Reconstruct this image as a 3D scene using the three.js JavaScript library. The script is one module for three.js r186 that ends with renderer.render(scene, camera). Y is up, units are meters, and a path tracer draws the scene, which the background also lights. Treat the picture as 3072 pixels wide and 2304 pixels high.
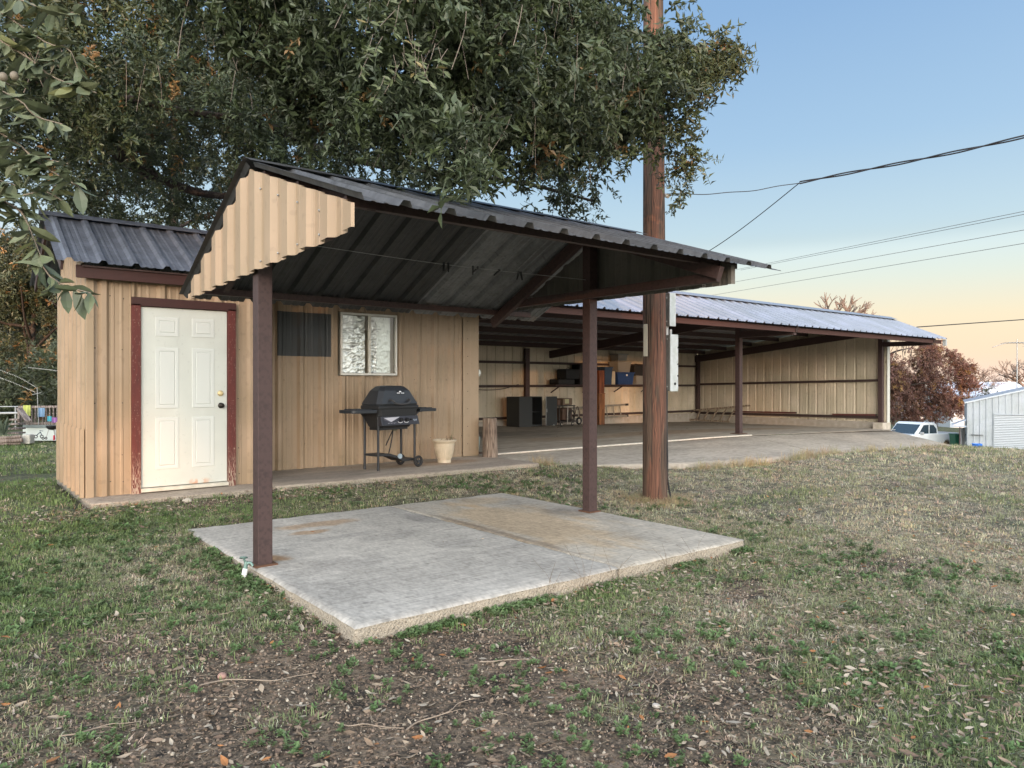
import * as THREE from 'three';
import { mergeGeometries } from 'three/addons/utils/BufferGeometryUtils.js';
import { RoundedBoxGeometry } from 'three/addons/geometries/RoundedBoxGeometry.js';
import { ConvexGeometry } from 'three/addons/geometries/ConvexGeometry.js';

// ---------------------------------------------------------------- camera, sky, sun, exposure
const scene = new THREE.Scene();
const YAW = THREE.MathUtils.degToRad(38.4), SN = Math.sin(YAW), CS = Math.cos(YAW);
const camera = new THREE.PerspectiveCamera(55.4, 1024 / 768, 0.1, 1500);
camera.position.set(0, 1.178, 0);
camera.lookAt(SN * 10, 1.178 - 0.018, -CS * 10);
const renderer = new THREE.WebGLRenderer({ antialias: true });
renderer.toneMapping = THREE.LinearToneMapping;
renderer.toneMappingExposure = 2.1;
renderer.shadowMap.enabled = true;
const SUN = new THREE.Vector3(-0.62, 0.038, 0.78).normalize();
{ // clear dusk sky: blue overhead, pale then peach towards the horizon, brighter round the low sun
  const W = 512, Hh = 256, data = new Float32Array(W * Hh * 4);
  const lin = (r, g, b) => [r, g, b].map((v) => Math.pow(v / 255, 2.2));
  const stops = [[-90, lin(120, 112, 100)], [-3, lin(190, 165, 150)], [0, lin(238, 190, 160)], [2, lin(252, 212, 166)], [4.5, lin(252, 232, 190)], [7.5, lin(230, 240, 226)], [11, lin(206, 233, 246)], [17, lin(176, 212, 244)], [26, lin(150, 190, 234)], [45, lin(126, 168, 222)], [90, lin(108, 150, 210)]];
  const cool = [[0, lin(250, 226, 205)], [3, lin(252, 240, 222)], [7, lin(236, 248, 250)], [12, lin(212, 238, 252)], [20, lin(180, 216, 248)], [30, lin(152, 194, 240)], [90, lin(108, 150, 210)]];
  const pick = (tb, e) => { let i = 0; while (i < tb.length - 2 && e > tb[i + 1][0]) i++; const t = Math.min(1, Math.max(0, (e - tb[i][0]) / (tb[i + 1][0] - tb[i][0]))); return [0, 1, 2].map((k) => tb[i][1][k] * (1 - t) + tb[i + 1][1][k] * t); };
  const d = new THREE.Vector3();
  for (let j = 0; j < Hh; j++) for (let i = 0; i < W; i++) {
    const el = ((j + 0.5) / Hh - 0.5) * Math.PI, az = ((i + 0.5) / W - 0.5) * 2 * Math.PI;
    d.set(Math.cos(el) * Math.cos(az), Math.sin(el), Math.cos(el) * Math.sin(az));
    const e = el * 180 / Math.PI;
    // the anti-solar side is warmest low down; a quarter turn away the low sky is paler
    const anti = Math.max(0, Math.min(1, (d.x * 0.94 + d.z * -0.34) * 2.2 - 0.9));
    const a = pick(stops, e), b = e > 0 ? pick(cool, e) : a;
    const c = [0, 1, 2].map((k) => a[k] * anti + b[k] * (1 - anti));
    const up = Math.max(0, e), broad = Math.pow((1 + d.dot(SUN)) / 2, 2.8) * Math.exp(-up / 90), near = Math.pow(Math.max(0, d.dot(SUN)), 12) * Math.exp(-up / 25); // brighter towards the low sun
    const wb = [2.75, 2.62, 2.4], wn = [5.6, 4.8, 3.9], o = (j * W + i) * 4;
    for (let k = 0; k < 3; k++) data[o + k] = c[k] * 0.43 + broad * wb[k] + near * wn[k];
    data[o + 3] = 1;
  }
  const sky = new THREE.DataTexture(data, W, Hh, THREE.RGBAFormat, THREE.FloatType);
  sky.mapping = THREE.EquirectangularReflectionMapping; sky.magFilter = THREE.LinearFilter; sky.minFilter = THREE.LinearFilter; sky.needsUpdate = true;
  scene.background = sky; scene.environment = sky; scene.backgroundIntensity = 1; scene.environmentIntensity = 1;
}
const sun = new THREE.DirectionalLight(new THREE.Color().setRGB(1, 0.5, 0.22), 2.0);
sun.position.copy(SUN).multiplyScalar(60); sun.castShadow = true; sun.shadow.radius = 1.2;
Object.assign(sun.shadow.camera, { left: -40, right: 40, top: 25, bottom: -25, near: 1, far: 160 }); sun.shadow.mapSize.set(2048, 2048);
scene.add(sun, sun.target);

// ---------------------------------------------------------------- helpers
let seed = 7;
const R = () => { seed = (seed + 0x6d2b79f5) | 0; let t = Math.imul(seed ^ (seed >>> 15), 1 | seed); t = (t + Math.imul(t ^ (t >>> 7), 61 | t)) ^ t; return ((t ^ (t >>> 14)) >>> 0) / 4294967296; };
const rr = (a, b) => a + (b - a) * R();
const V3 = (x, y, z) => new THREE.Vector3(x, y, z);
const ss = (a, b, x) => { const t = Math.min(1, Math.max(0, (x - a) / (b - a))); return t * t * (3 - 2 * t); };
const lerp = (a, b, t) => a + (b - a) * t;
const pw = (tb, x) => { if (x <= tb[0][0]) return tb[0][1]; for (let i = 1; i < tb.length; i++) if (x <= tb[i][0]) return lerp(tb[i - 1][1], tb[i][1], (x - tb[i - 1][0]) / (tb[i][0] - tb[i - 1][0])); return tb[tb.length - 1][1]; };
const hash = (i, j, s) => { let h = Math.imul(i, 374761393) ^ Math.imul(j, 668265263) ^ Math.imul(s + 11, 1442695041); h = Math.imul(h ^ (h >>> 13), 1274126177); return ((h ^ (h >>> 16)) >>> 0) / 4294967296; };
function vn(x, y, s = 0, p = 0) { // value noise, tiling with period p cells when p > 0
  const i = Math.floor(x), j = Math.floor(y), fx = x - i, fy = y - j, u = fx * fx * (3 - 2 * fx), v = fy * fy * (3 - 2 * fy);
  const m = (a) => (p ? ((a % p) + p) % p : a);
  return lerp(lerp(hash(m(i), m(j), s), hash(m(i + 1), m(j), s), u), lerp(hash(m(i), m(j + 1), s), hash(m(i + 1), m(j + 1), s), u), v);
}
function fbm(x, y, s = 0, oct = 4, p = 0) { let a = 0.5, r = 0, n = 0; for (let o = 0; o < oct; o++) { r += a * vn(x, y, s + o * 17, p); n += a; a *= 0.5; x *= 2; y *= 2; p *= 2; } return r / n; }
function tex(W, Hh, fn, srgb = true, wrap = true) { // fn(u, v) -> [r, g, b] 0..1 in the texture's own space
  const data = new Uint8Array(W * Hh * 4);
  for (let j = 0; j < Hh; j++) for (let i = 0; i < W; i++) { const c = fn((i + 0.5) / W, (j + 0.5) / Hh), o = (j * W + i) * 4; for (let k = 0; k < 3; k++) data[o + k] = Math.max(0, Math.min(255, Math.round(c[k] * 255))); data[o + 3] = 255; }
  const t = new THREE.DataTexture(data, W, Hh, THREE.RGBAFormat);
  t.magFilter = THREE.LinearFilter; t.minFilter = THREE.LinearMipmapLinearFilter; t.generateMipmaps = true;
  if (wrap) t.wrapS = t.wrapT = THREE.RepeatWrapping;
  if (srgb) t.colorSpace = THREE.SRGBColorSpace;
  t.needsUpdate = true; return t;
}
const rep = (t, x, y = x) => { const c = t.clone(); c.repeat.set(x, y); c.needsUpdate = true; return c; };
const C = (r, g, b) => new THREE.Color().setRGB(r, g, b);
const mat = (r, g, b, rough = 0.8, more = {}) => new THREE.MeshStandardMaterial({ color: C(r, g, b), roughness: rough, metalness: 0, side: THREE.DoubleSide, ...more });
const taken = {};
const numbered = (n) => { const k = taken[n] = (taken[n] ?? -1) + 1; return k ? n + '_' + String(k).padStart(3, '0') : n; };
function thing(name, label, category, [x, y, z] = [0, 0, 0], turn = 0, group) {
  const o = new THREE.Group(); o.name = numbered(name); o.position.set(x, y, z); o.rotation.y = turn; o.userData = { label, category };
  if (group) o.userData.group = group; scene.add(o); return o;
}
function part(name, geo, m, parent, pos, rot) {
  const o = new THREE.Mesh(geo, m); o.name = name; o.castShadow = o.receiveShadow = true;
  if (pos) o.position.set(...pos); if (rot) o.rotation.set(...rot); parent.add(o); return o;
}
function single(name, geo, m, label, category, group, pos, rot) { const o = part(numbered(name), geo, m, scene, pos, rot); o.userData = { label, category }; if (group) o.userData.group = group; return o; }
function struct(name, geo, m) { const o = geo ? part(numbered(name), geo, m, scene) : new THREE.Group(); if (!geo) { o.name = numbered(name); scene.add(o); } o.userData.kind = 'structure'; return o; }
const T = (g, x, y, z) => g.translate(x, y, z);
function triUV(g) { // uv in metres from the dominant axis of each face
  if (g.index) g = g.toNonIndexed(); const p = g.attributes.position, uv = new Float32Array(p.count * 2), a = V3(), b = V3(), c = V3(), n = V3();
  for (let i = 0; i < p.count; i += 3) {
    a.fromBufferAttribute(p, i); b.fromBufferAttribute(p, i + 1); c.fromBufferAttribute(p, i + 2);
    n.subVectors(b, a).cross(c.clone().sub(a)); const ax = Math.abs(n.x), ay = Math.abs(n.y), az = Math.abs(n.z);
    [a, b, c].forEach((q, k) => { const w = ax > ay && ax > az ? [q.z, q.y] : ay > az ? [q.x, q.z] : [q.x, q.y]; uv[(i + k) * 2] = w[0]; uv[(i + k) * 2 + 1] = w[1]; });
  }
  g.setAttribute('uv', new THREE.BufferAttribute(uv, 2)); return g;
}
const box = (w, h, d, x = 0, y = 0, z = 0, r = 0.004) => triUV(r > 0 ? new RoundedBoxGeometry(w, h, d, 1, Math.min(r, w / 3, h / 3, d / 3)) : new THREE.BoxGeometry(w, h, d)).translate(x, y, z);
function bar(a, b, w, h = w, up = V3(0, 1, 0), r = 0.003) { // a box from a to b
  const dir = b.clone().sub(a), len = dir.length(); dir.normalize();
  const sx = V3().crossVectors(up, dir).normalize(), sy = V3().crossVectors(dir, sx);
  const g = box(w, h, len, 0, 0, 0, r); g.applyMatrix4(new THREE.Matrix4().makeBasis(sx, sy, dir)); return g.translate((a.x + b.x) / 2, (a.y + b.y) / 2, (a.z + b.z) / 2);
}
function rod(a, b, r0, r1 = r0, seg = 8) {
  const d = b.clone().sub(a), g = new THREE.CylinderGeometry(r1, r0, d.length(), seg, 1);
  g.applyQuaternion(new THREE.Quaternion().setFromUnitVectors(V3(0, 1, 0), d.clone().normalize())); return g.translate((a.x + b.x) / 2, (a.y + b.y) / 2, (a.z + b.z) / 2);
}
const tube = (pts, r, seg = 24, rad = 6) => new THREE.TubeGeometry(new THREE.CatmullRomCurve3(pts.map((p) => (p.isVector3 ? p : V3(...p)))), seg, r, rad);
function taper(pts, r0, r1, seg = 16, rad = 8, rough = 0, s = 0) { // tube whose radius runs from r0 to r1
  const c = new THREE.CatmullRomCurve3(pts.map((p) => (p.isVector3 ? p : V3(...p)))), g = new THREE.TubeGeometry(c, seg, 1, rad), p = g.attributes.position, q = V3();
  for (let i = 0; i <= seg; i++) { const o = c.getPointAt(i / seg), r = lerp(r0, r1, i / seg); for (let j = 0; j <= rad; j++) { const k = i * (rad + 1) + j; q.fromBufferAttribute(p, k).sub(o).multiplyScalar(r * (1 + rough * (vn(i * 0.7, (j % rad) * 1.7, s) - 0.5))).add(o); p.setXYZ(k, q.x, q.y, q.z); } }
  g.computeVertexNormals(); return g;
}
const merge = (gs) => mergeGeometries(gs.map((g) => { const h = g.index ? g.toNonIndexed() : g.clone(); for (const k of Object.keys(h.attributes)) if (!['position', 'normal', 'uv'].includes(k)) h.deleteAttribute(k); return h; }));
// a point of the plot from metres to the right of, above and out from the gate where one stands
const site = (across, up, out) => V3(CS * across + SN * out, up, SN * across - CS * out);

// ribbed sheet metal: width along x, ribs along y, relief along z; bottom and top may vary with x
const PERIOD = 0.305;
function ribbed(W, y0, y1, { off = 0, h = 0.03, base = 0.075, top = 0.035, minor = 0.006, seg = 1 } = {}) {
  const f0 = typeof y0 === 'function' ? y0 : () => y0, f1 = typeof y1 === 'function' ? y1 : () => y1, xs = [];
  const add = (x, z) => { if (x > 1e-4 && x < W - 1e-4) xs.push([x, z]); };
  const prof = (x) => { const t = (((x + off) % PERIOD) + PERIOD) % PERIOD, sl = (base - top) / 2; if (t < base) return t < sl ? h * t / sl : t > base - sl ? h * (base - t) / sl : h; for (const m of [0.145, 0.225]) if (Math.abs(t - m) < 0.018) return Math.abs(t - m) < 0.009 ? minor : minor * (0.018 - Math.abs(t - m)) / 0.009; return 0; };
  const sl = (base - top) / 2, br = [0, sl, base - sl, base];
  if (minor > 0) for (const m of [0.145, 0.225]) br.push(m - 0.018, m - 0.009, m + 0.009, m + 0.018);
  for (let k = Math.floor(off / PERIOD) - 1; k * PERIOD - off < W; k++) for (const b of br) { const x = k * PERIOD + b - off; add(x, 0); }
  const X = [0, ...xs.map((a) => a[0]), W].sort((a, b) => a - b), P = [], U = [];
  for (let i = 0; i + 1 < X.length; i++) for (let k = 0; k < seg; k++) {
    const a = X[i], b = X[i + 1], za = prof(a), zb = prof(b), q = (x, t) => lerp(f0(x), f1(x), t), t0 = k / seg, t1 = (k + 1) / seg;
    const A = [a, q(a, t0), za], B = [b, q(b, t0), zb], D = [b, q(b, t1), zb], E = [a, q(a, t1), za];
    for (const v of [A, B, D, A, D, E]) { P.push(...v); U.push(v[0] + off, v[1]); }
  }
  const g = new THREE.BufferGeometry(); g.setAttribute('position', new THREE.Float32BufferAttribute(P, 3)); g.setAttribute('uv', new THREE.Float32BufferAttribute(U, 2)); g.computeVertexNormals(); return g;
}
const frame = (o, x, y) => { x = x.clone().normalize(); y = y.clone().addScaledVector(x, -x.dot(y)).normalize(); return new THREE.Matrix4().makeBasis(x, y, V3().crossVectors(x, y)).setPosition(o); };
// run of sheets side by side: each is one part
function sheets(name, m, parent, origin, xdir, ydir, total, y0, y1, opt = {}) {
  const n = Math.ceil(total / 0.915 - 0.02), out = [];
  for (let k = 0; k < n; k++) {
    const x0 = k * 0.915, w = Math.min(0.915, total - x0), q0 = typeof y0 === 'function' ? (x) => y0(x + x0) : y0, q1 = typeof y1 === 'function' ? (x) => y1(x + x0) : y1;
    const g = ribbed(w, q0, q1, { ...opt, off: (opt.off || 0) + x0 });
    g.applyMatrix4(frame(origin.clone().addScaledVector(xdir.clone().normalize(), x0), xdir, ydir)); out.push(part(name, g, Array.isArray(m) ? m[k % m.length] : m, parent));
  }
  return out;
}

// ---------------------------------------------------------------- textures and materials
const grime = tex(512, 512, (u, v) => { const n = fbm(u * 6, v * 6, 3, 5, 6), t = 0.86 + 0.16 * n - 0.05 * ss(0.66, 0.78, fbm(u * 44, v * 44, 14, 3, 44)); return [t, t * lerp(1, 0.99, n), t * lerp(0.97, 1, n)]; });
const speck = tex(512, 512, (u, v) => { const n = fbm(u * 24, v * 24, 5, 4, 24), t = 0.72 + 0.5 * n; return [t, t, t]; });
const bumpN = tex(256, 256, (u, v) => { const n = fbm(u * 16, v * 16, 21, 4, 16); return [n, n, n]; }, false);
const grainTex = tex(256, 512, (u, v) => { const w = u * 40 + 1.6 * fbm(u * 4, v * 5, 4, 3, 4), n = fbm(w, v * 3, 8, 3, 0), k = vn(u * 60, v * 6, 2, 0); const t = 0.45 + 0.75 * n - 0.35 * ss(0.72, 0.9, k); return [t, t * (0.9 + 0.1 * n), t * (0.86 + 0.14 * n)]; });
const roofWear = tex(512, 512, (u, v) => { const n = fbm(u * 8, v * 8, 31, 5, 8), m = fbm(u * 60, v * 60, 33, 2, 60), t = 0.72 + 0.3 * n + 0.14 * (m - 0.5) - 0.1 * ss(0.68, 0.8, fbm(u * 30, v * 30, 35, 2, 30)); return [t, t, t * 1.02]; });
const TAN = [0, 1, 2].map((k) => mat(0.375 + k * 0.014, 0.275 + k * 0.011, 0.182 + k * 0.008, 0.5, { map: rep(grime, 0.5, 0.35), bumpMap: bumpN, bumpScale: 0.0006 }));
const BEIGE = [0, 1].map((k) => mat(0.6 + k * 0.04, 0.53 + k * 0.036, 0.41 + k * 0.03, 0.55, { map: rep(grime, 0.4, 0.3) }));
const STEEL = mat(0.06, 0.034, 0.032, 0.62, { map: rep(speck, 2), bumpMap: bumpN, bumpScale: 0.0008 });
const STEELDARK = STEEL;
const MAROON = mat(0.045, 0.011, 0.008, 0.6, { map: rep(grime, 2, 3) });
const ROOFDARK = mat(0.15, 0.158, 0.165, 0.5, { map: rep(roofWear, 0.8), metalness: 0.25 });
const ROOFBLUE = mat(0.19, 0.215, 0.26, 0.5, { map: rep(roofWear, 1.1), metalness: 0.2 });
const ROOFGALV = mat(0.4, 0.435, 0.51, 0.4, { map: rep(grime, 0.3), metalness: 0.45 });
const GALV = mat(0.42, 0.43, 0.43, 0.5, { map: rep(speck, 6), metalness: 0.3 });
const WHITE = mat(0.72, 0.74, 0.70, 0.5);
const BLACK = mat(0.012, 0.012, 0.014, 0.5);
const BLACKPLASTIC = mat(0.018, 0.02, 0.024, 0.45);
const RUBBER = mat(0.015, 0.015, 0.016, 0.8);

// ---------------------------------------------------------------- the lie of the land
const PAD = { x0: 1.84, x1: 5.5, z0: -7.15, z1: -3.72, y: -0.17 };
const carFloor = (x, z) => lerp(-0.023 * Math.max(0, x - 14.6), -0.018 * Math.max(0, x - 10), ss(-10, -16, z));
function land(x, z) {
  const west = pw([[-13.5, -0.3], [-10.5, -0.06], [-8.2, -0.075], [-7.2, -0.185], [-5, -0.25], [-3, -0.285], [0, -0.33], [8, -0.36]], z);
  const east = pw([[-9, -0.2], [-7, -0.2], [-3, -0.27], [4, -0.3]], z);
  let y = lerp(west, east, ss(7, 11, x));
  const dx = Math.max(0, x - 12); y -= dx < 27 ? 0.0038 * dx * dx : 2.77 + Math.min(1.6, (dx - 27) * 0.016);
  const far = ss(60, 260, Math.hypot(x, z)); y += far * 5 * (fbm(x / 130 + 9, z / 130, 40, 2) - 0.62);
  return y + 0.03 * (fbm(x * 0.9, z * 0.9, 41, 3) - 0.5);
}
const APRON = [
  { back: [[6.95, -0.015, -9.63], [10.5, -0.02, -9.63], [14.45, -0.03, -9.63]], front: [[7.17, -0.1, -8.72], [8.2, -0.11, -7.95], [9.5, -0.12, -7.4], [11.2, -0.14, -7.1], [13.68, -0.2, -7.5]] },
  { back: [[14.47, -0.03, -9.64], [18, -0.11, -9.7], [21.85, -0.2, -9.9]], front: [[13.7, -0.2, -7.5], [15.5, -0.28, -7.3], [20.4, -0.45, -7.5]] },
];
const along = (pts, t) => { const L = [0]; for (let i = 1; i < pts.length; i++) L.push(L[i - 1] + Math.hypot(pts[i][0] - pts[i - 1][0], pts[i][2] - pts[i - 1][2])); const s = t * L[L.length - 1]; let i = 1; while (i < pts.length - 1 && L[i] < s) i++; const k = (s - L[i - 1]) / (L[i] - L[i - 1]); return [0, 1, 2].map((c) => lerp(pts[i - 1][c], pts[i][c], k)); };
const apronPoly = [[6.95, -9.7], [7.17, -8.72], [8.2, -7.95], [9.5, -7.4], [11.2, -7.1], [13.7, -7.5], [15.5, -7.3], [20.4, -7.5], [21.85, -9.9]];
const inPoly = (P, x, z) => { let r = false; for (let i = 0, j = P.length - 1; i < P.length; j = i++) if ((P[i][1] > z) !== (P[j][1] > z) && x < ((P[j][0] - P[i][0]) * (z - P[i][1])) / (P[j][1] - P[i][1]) + P[i][0]) r = !r; return r; };
const inRect = (x, z, x0, x1, z0, z1) => x > x0 && x < x1 && z > z0 && z < z1;
const paved = (x, z, m = 0) => inRect(x, z, PAD.x0 - m, PAD.x1 + m, PAD.z0 - m, PAD.z1 + m) || inRect(x, z, 1.2 - m, 7.1, -10.95, -8.28 + m) || inRect(x, z, 3.3, 21.8, -17, -9.6) || inPoly(apronPoly, x, z);
const bare = (x, z) => { // share of bare soil, 0..1
  const a = 1.12 - Math.hypot((x - 1.2) / 2.3, (z + 2.8) / 1.9), b = 0.55 - Math.hypot((x - 2.2) / 2.6, (z + 8.0) / 0.3), c = 0.5 - Math.hypot((x - 4.4) / 0.8, (z + 2.95) / 0.5), d = 0.62 - Math.hypot((x - 5.9) / 1.6, (z + 2.7) / 0.5);
  return Math.max(0, Math.min(1, Math.max(a, b, c, d, -0.1) * 1.3 + 1.5 * (fbm(x * 1.3, z * 1.3, 50, 4) - 0.5) + 0.12));
};
const green = (x, z) => Math.max(0, Math.min(1, 0.42 + 1.7 * (fbm(x * 0.8 + 3, z * 0.8, 52, 4) - 0.5) + 0.4 * ss(3, 0.5, x) + 0.25 * ss(-6.5, -8, z) * ss(9, 5, x) - 0.34 * ss(3.2, 7, x)));
{
  const line = (lo, hi, fine, end) => { const a = []; for (let v = lo; v <= hi; v += fine) a.push(v); let st = fine; let v = hi; while (v < end) { st *= 1.22; v += st; a.push(v); } v = lo; st = fine; while (v > -end) { st *= 1.22; v -= st; a.unshift(v); } return a; };
  const X = line(-3, 13, 0.1, 700), Z = line(-10.5, 0.5, 0.1, 700), nx = X.length, nz = Z.length, P = [], U = [], K = [], I = [];
  const soil = [0.2, 0.15, 0.11], dry = [0.32, 0.285, 0.2], grn = [0.115, 0.15, 0.06], fieldc = [0.13, 0.17, 0.07];
  for (let j = 0; j < nz; j++) for (let i = 0; i < nx; i++) {
    const x = X[i], z = Z[j]; let y = land(x, z);
    if (inRect(x, z, PAD.x0 + 0.06, PAD.x1 - 0.06, PAD.z0 + 0.06, PAD.z1 - 0.06)) y = -0.3;
    if (inRect(x, z, 1.3, 7.1, -10.8, -8.4) || inRect(x, z, 3.4, 21.7, -16.9, -9.6)) y = Math.min(y, -0.35);
    if (inPoly(apronPoly, x, z)) y = Math.min(y, -0.3) - 0.15;
    P.push(x, y, z); U.push(x, z);
    const b = bare(x, z), g = green(x, z), far = ss(25, 45, Math.hypot(x, z)), n = 0.85 + 0.3 * fbm(x * 3, z * 3, 60, 3);
    for (let k = 0; k < 3; k++) { const gr = lerp(dry[k], grn[k], g); let c = lerp(lerp(gr, soil[k], Math.min(1, b * 1.15)), fieldc[k], far * 0.8); K.push(c * n); }
  }
  for (let j = 0; j + 1 < nz; j++) for (let i = 0; i + 1 < nx; i++) { const a = j * nx + i, b = a + 1, c = a + nx, d = c + 1; I.push(a, c, b, b, c, d); }
  const g = new THREE.BufferGeometry(); g.setAttribute('position', new THREE.Float32BufferAttribute(P, 3)); g.setAttribute('uv', new THREE.Float32BufferAttribute(U, 2)); g.setAttribute('color', new THREE.Float32BufferAttribute(K, 3)); g.setIndex(I); g.computeVertexNormals();
  const gt = tex(1024, 1024, (u, v) => { const n = fbm(u * 90, v * 90, 61, 3, 90), m = fbm(u * 14, v * 14, 63, 4, 14), k = vn(u * 220, v * 220, 65, 220), t = 0.28 + 0.85 * n + 0.5 * (m - 0.4) + 0.5 * ss(0.8, 0.92, k) - 0.25 * ss(0.3, 0.15, k); return [t, t, t * 0.97]; });
  const gb = tex(512, 512, (u, v) => { const n = fbm(u * 60, v * 60, 66, 4, 60); return [n, n, n]; }, false);
  struct('ground', g, new THREE.MeshStandardMaterial({ vertexColors: true, map: rep(gt, 0.45), bumpMap: rep(gb, 0.8), bumpScale: 0.012, roughness: 0.95 }));
}
// concrete
const conc = (s, tint, stains) => tex(1024, 1024, (u, v) => {
  const n = fbm(u * 5, v * 5, s, 6), f = fbm(u * 110, v * 110, s + 3, 2), br = vn(u * 12 + 2 * n, v * 260, s + 5), mo = fbm(u * 17, v * 17, s + 7, 4); let t = 0.8 + 0.2 * (n - 0.5) + 0.16 * (f - 0.5) + 0.1 * (br - 0.5) + 0.08 * (mo - 0.5) - 0.06 * ss(0.64, 0.76, fbm(u * 60, v * 60, s + 13, 3)); let c = [t * tint[0], t * tint[1], t * tint[2]];
  for (const [cu, cv, ru, rv, k, col] of stains) { const d = Math.hypot((u - cu) / ru, (v - cv) / rv) + 0.9 * (fbm(u * 11, v * 11, s + 9, 4) - 0.5); const w = k * ss(1.05, 0.45, d); c = c.map((q, i) => lerp(q, q * col[i], w)); }
  return c;
}, true, false);
function slab(x0, x1, z0, z1, y, th, wob = 0.006, yf = null, n = 24, mode = 'top') { // top sheet with uv 0..1, worn rim, sides
  const P = [], U = [], I = [], N = n, f = (x, z) => (yf ? yf(x, z) : y); const at = (i, j) => j * (N + 1) + i;
  for (let j = 0; j <= N; j++) for (let i = 0; i <= N; i++) {
    const e = i === 0 || j === 0 || i === N || j === N; let x = lerp(x0, x1, i / N), z = lerp(z0, z1, j / N); const q = wob * (vn(x * 5, z * 5, 70) - 0.5) * 2;
    if (i === 0) x += 0.004 + Math.abs(q); if (i === N) x -= 0.004 + Math.abs(q); if (j === 0) z += 0.004 + Math.abs(q); if (j === N) z -= 0.004 + Math.abs(q);
    P.push(x, f(x, z) - (e ? 0.004 + Math.abs(q) * 0.6 : 0) + 0.003 * (vn(x * 2, z * 2, 71) - 0.5), z); U.push(i / N, j / N);
  }
  if (mode === 'top') for (let j = 0; j < N; j++) for (let i = 0; i < N; i++) I.push(at(i, j), at(i, j + 1), at(i + 1, j), at(i + 1, j), at(i, j + 1), at(i + 1, j + 1));
  const ring = []; for (let i = 0; i < N; i++) ring.push(at(i, 0)); for (let j = 0; j < N; j++) ring.push(at(N, j)); for (let i = N; i > 0; i--) ring.push(at(i, N)); for (let j = N; j > 0; j--) ring.push(at(0, j));
  const b0 = P.length / 3;
  ring.forEach((k) => { const x = P[k * 3], yy = P[k * 3 + 1], z = P[k * 3 + 2], ox = x < (x0 + x1) / 2 ? (x < x0 + 0.05 ? -1 : 0) : x > x1 - 0.05 ? 1 : 0, oz = z < z0 + 0.05 ? -1 : z > z1 - 0.05 ? 1 : 0, w = wob * 1.2 * vn(x * 9, z * 9, 72); P.push(x + ox * (0.006 + w), yy - 0.012, z + oz * (0.006 + w)); U.push(U[k * 2], U[k * 2 + 1]); P.push(x + ox * (0.004 + w * 2), yy - th, z + oz * (0.004 + w * 2)); U.push(U[k * 2] + 0.03, U[k * 2 + 1] + 0.03); });
  const m = ring.length; for (let k = 0; k < m; k++) { const a = ring[k], b = ring[(k + 1) % m], a1 = b0 + k * 2, b1 = b0 + ((k + 1) % m) * 2; if (mode === 'top') I.push(a, b, a1, b, b1, a1); else I.push(a1, b1, a1 + 1, b1, b1 + 1, a1 + 1); }
  const g = new THREE.BufferGeometry(); g.setAttribute('position', new THREE.Float32BufferAttribute(P, 3)); g.setAttribute('uv', new THREE.Float32BufferAttribute(U, 2)); g.setIndex(I); g.computeVertexNormals(); return mode === 'top' ? g : triUV(g);
}
const concMat = (t) => new THREE.MeshStandardMaterial({ map: t, roughness: 0.88, bumpMap: rep(bumpN, 8), bumpScale: 0.003, side: THREE.DoubleSide });
const EDGE = mat(0.40, 0.35, 0.28, 0.95, { map: rep(speck, 5), bumpMap: rep(bumpN, 6), bumpScale: 0.012 });
const RUST = [0.86, 0.68, 0.5], SMUT = [0.6, 0.6, 0.62], SAND = [1.04, 0.95, 0.83];
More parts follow.
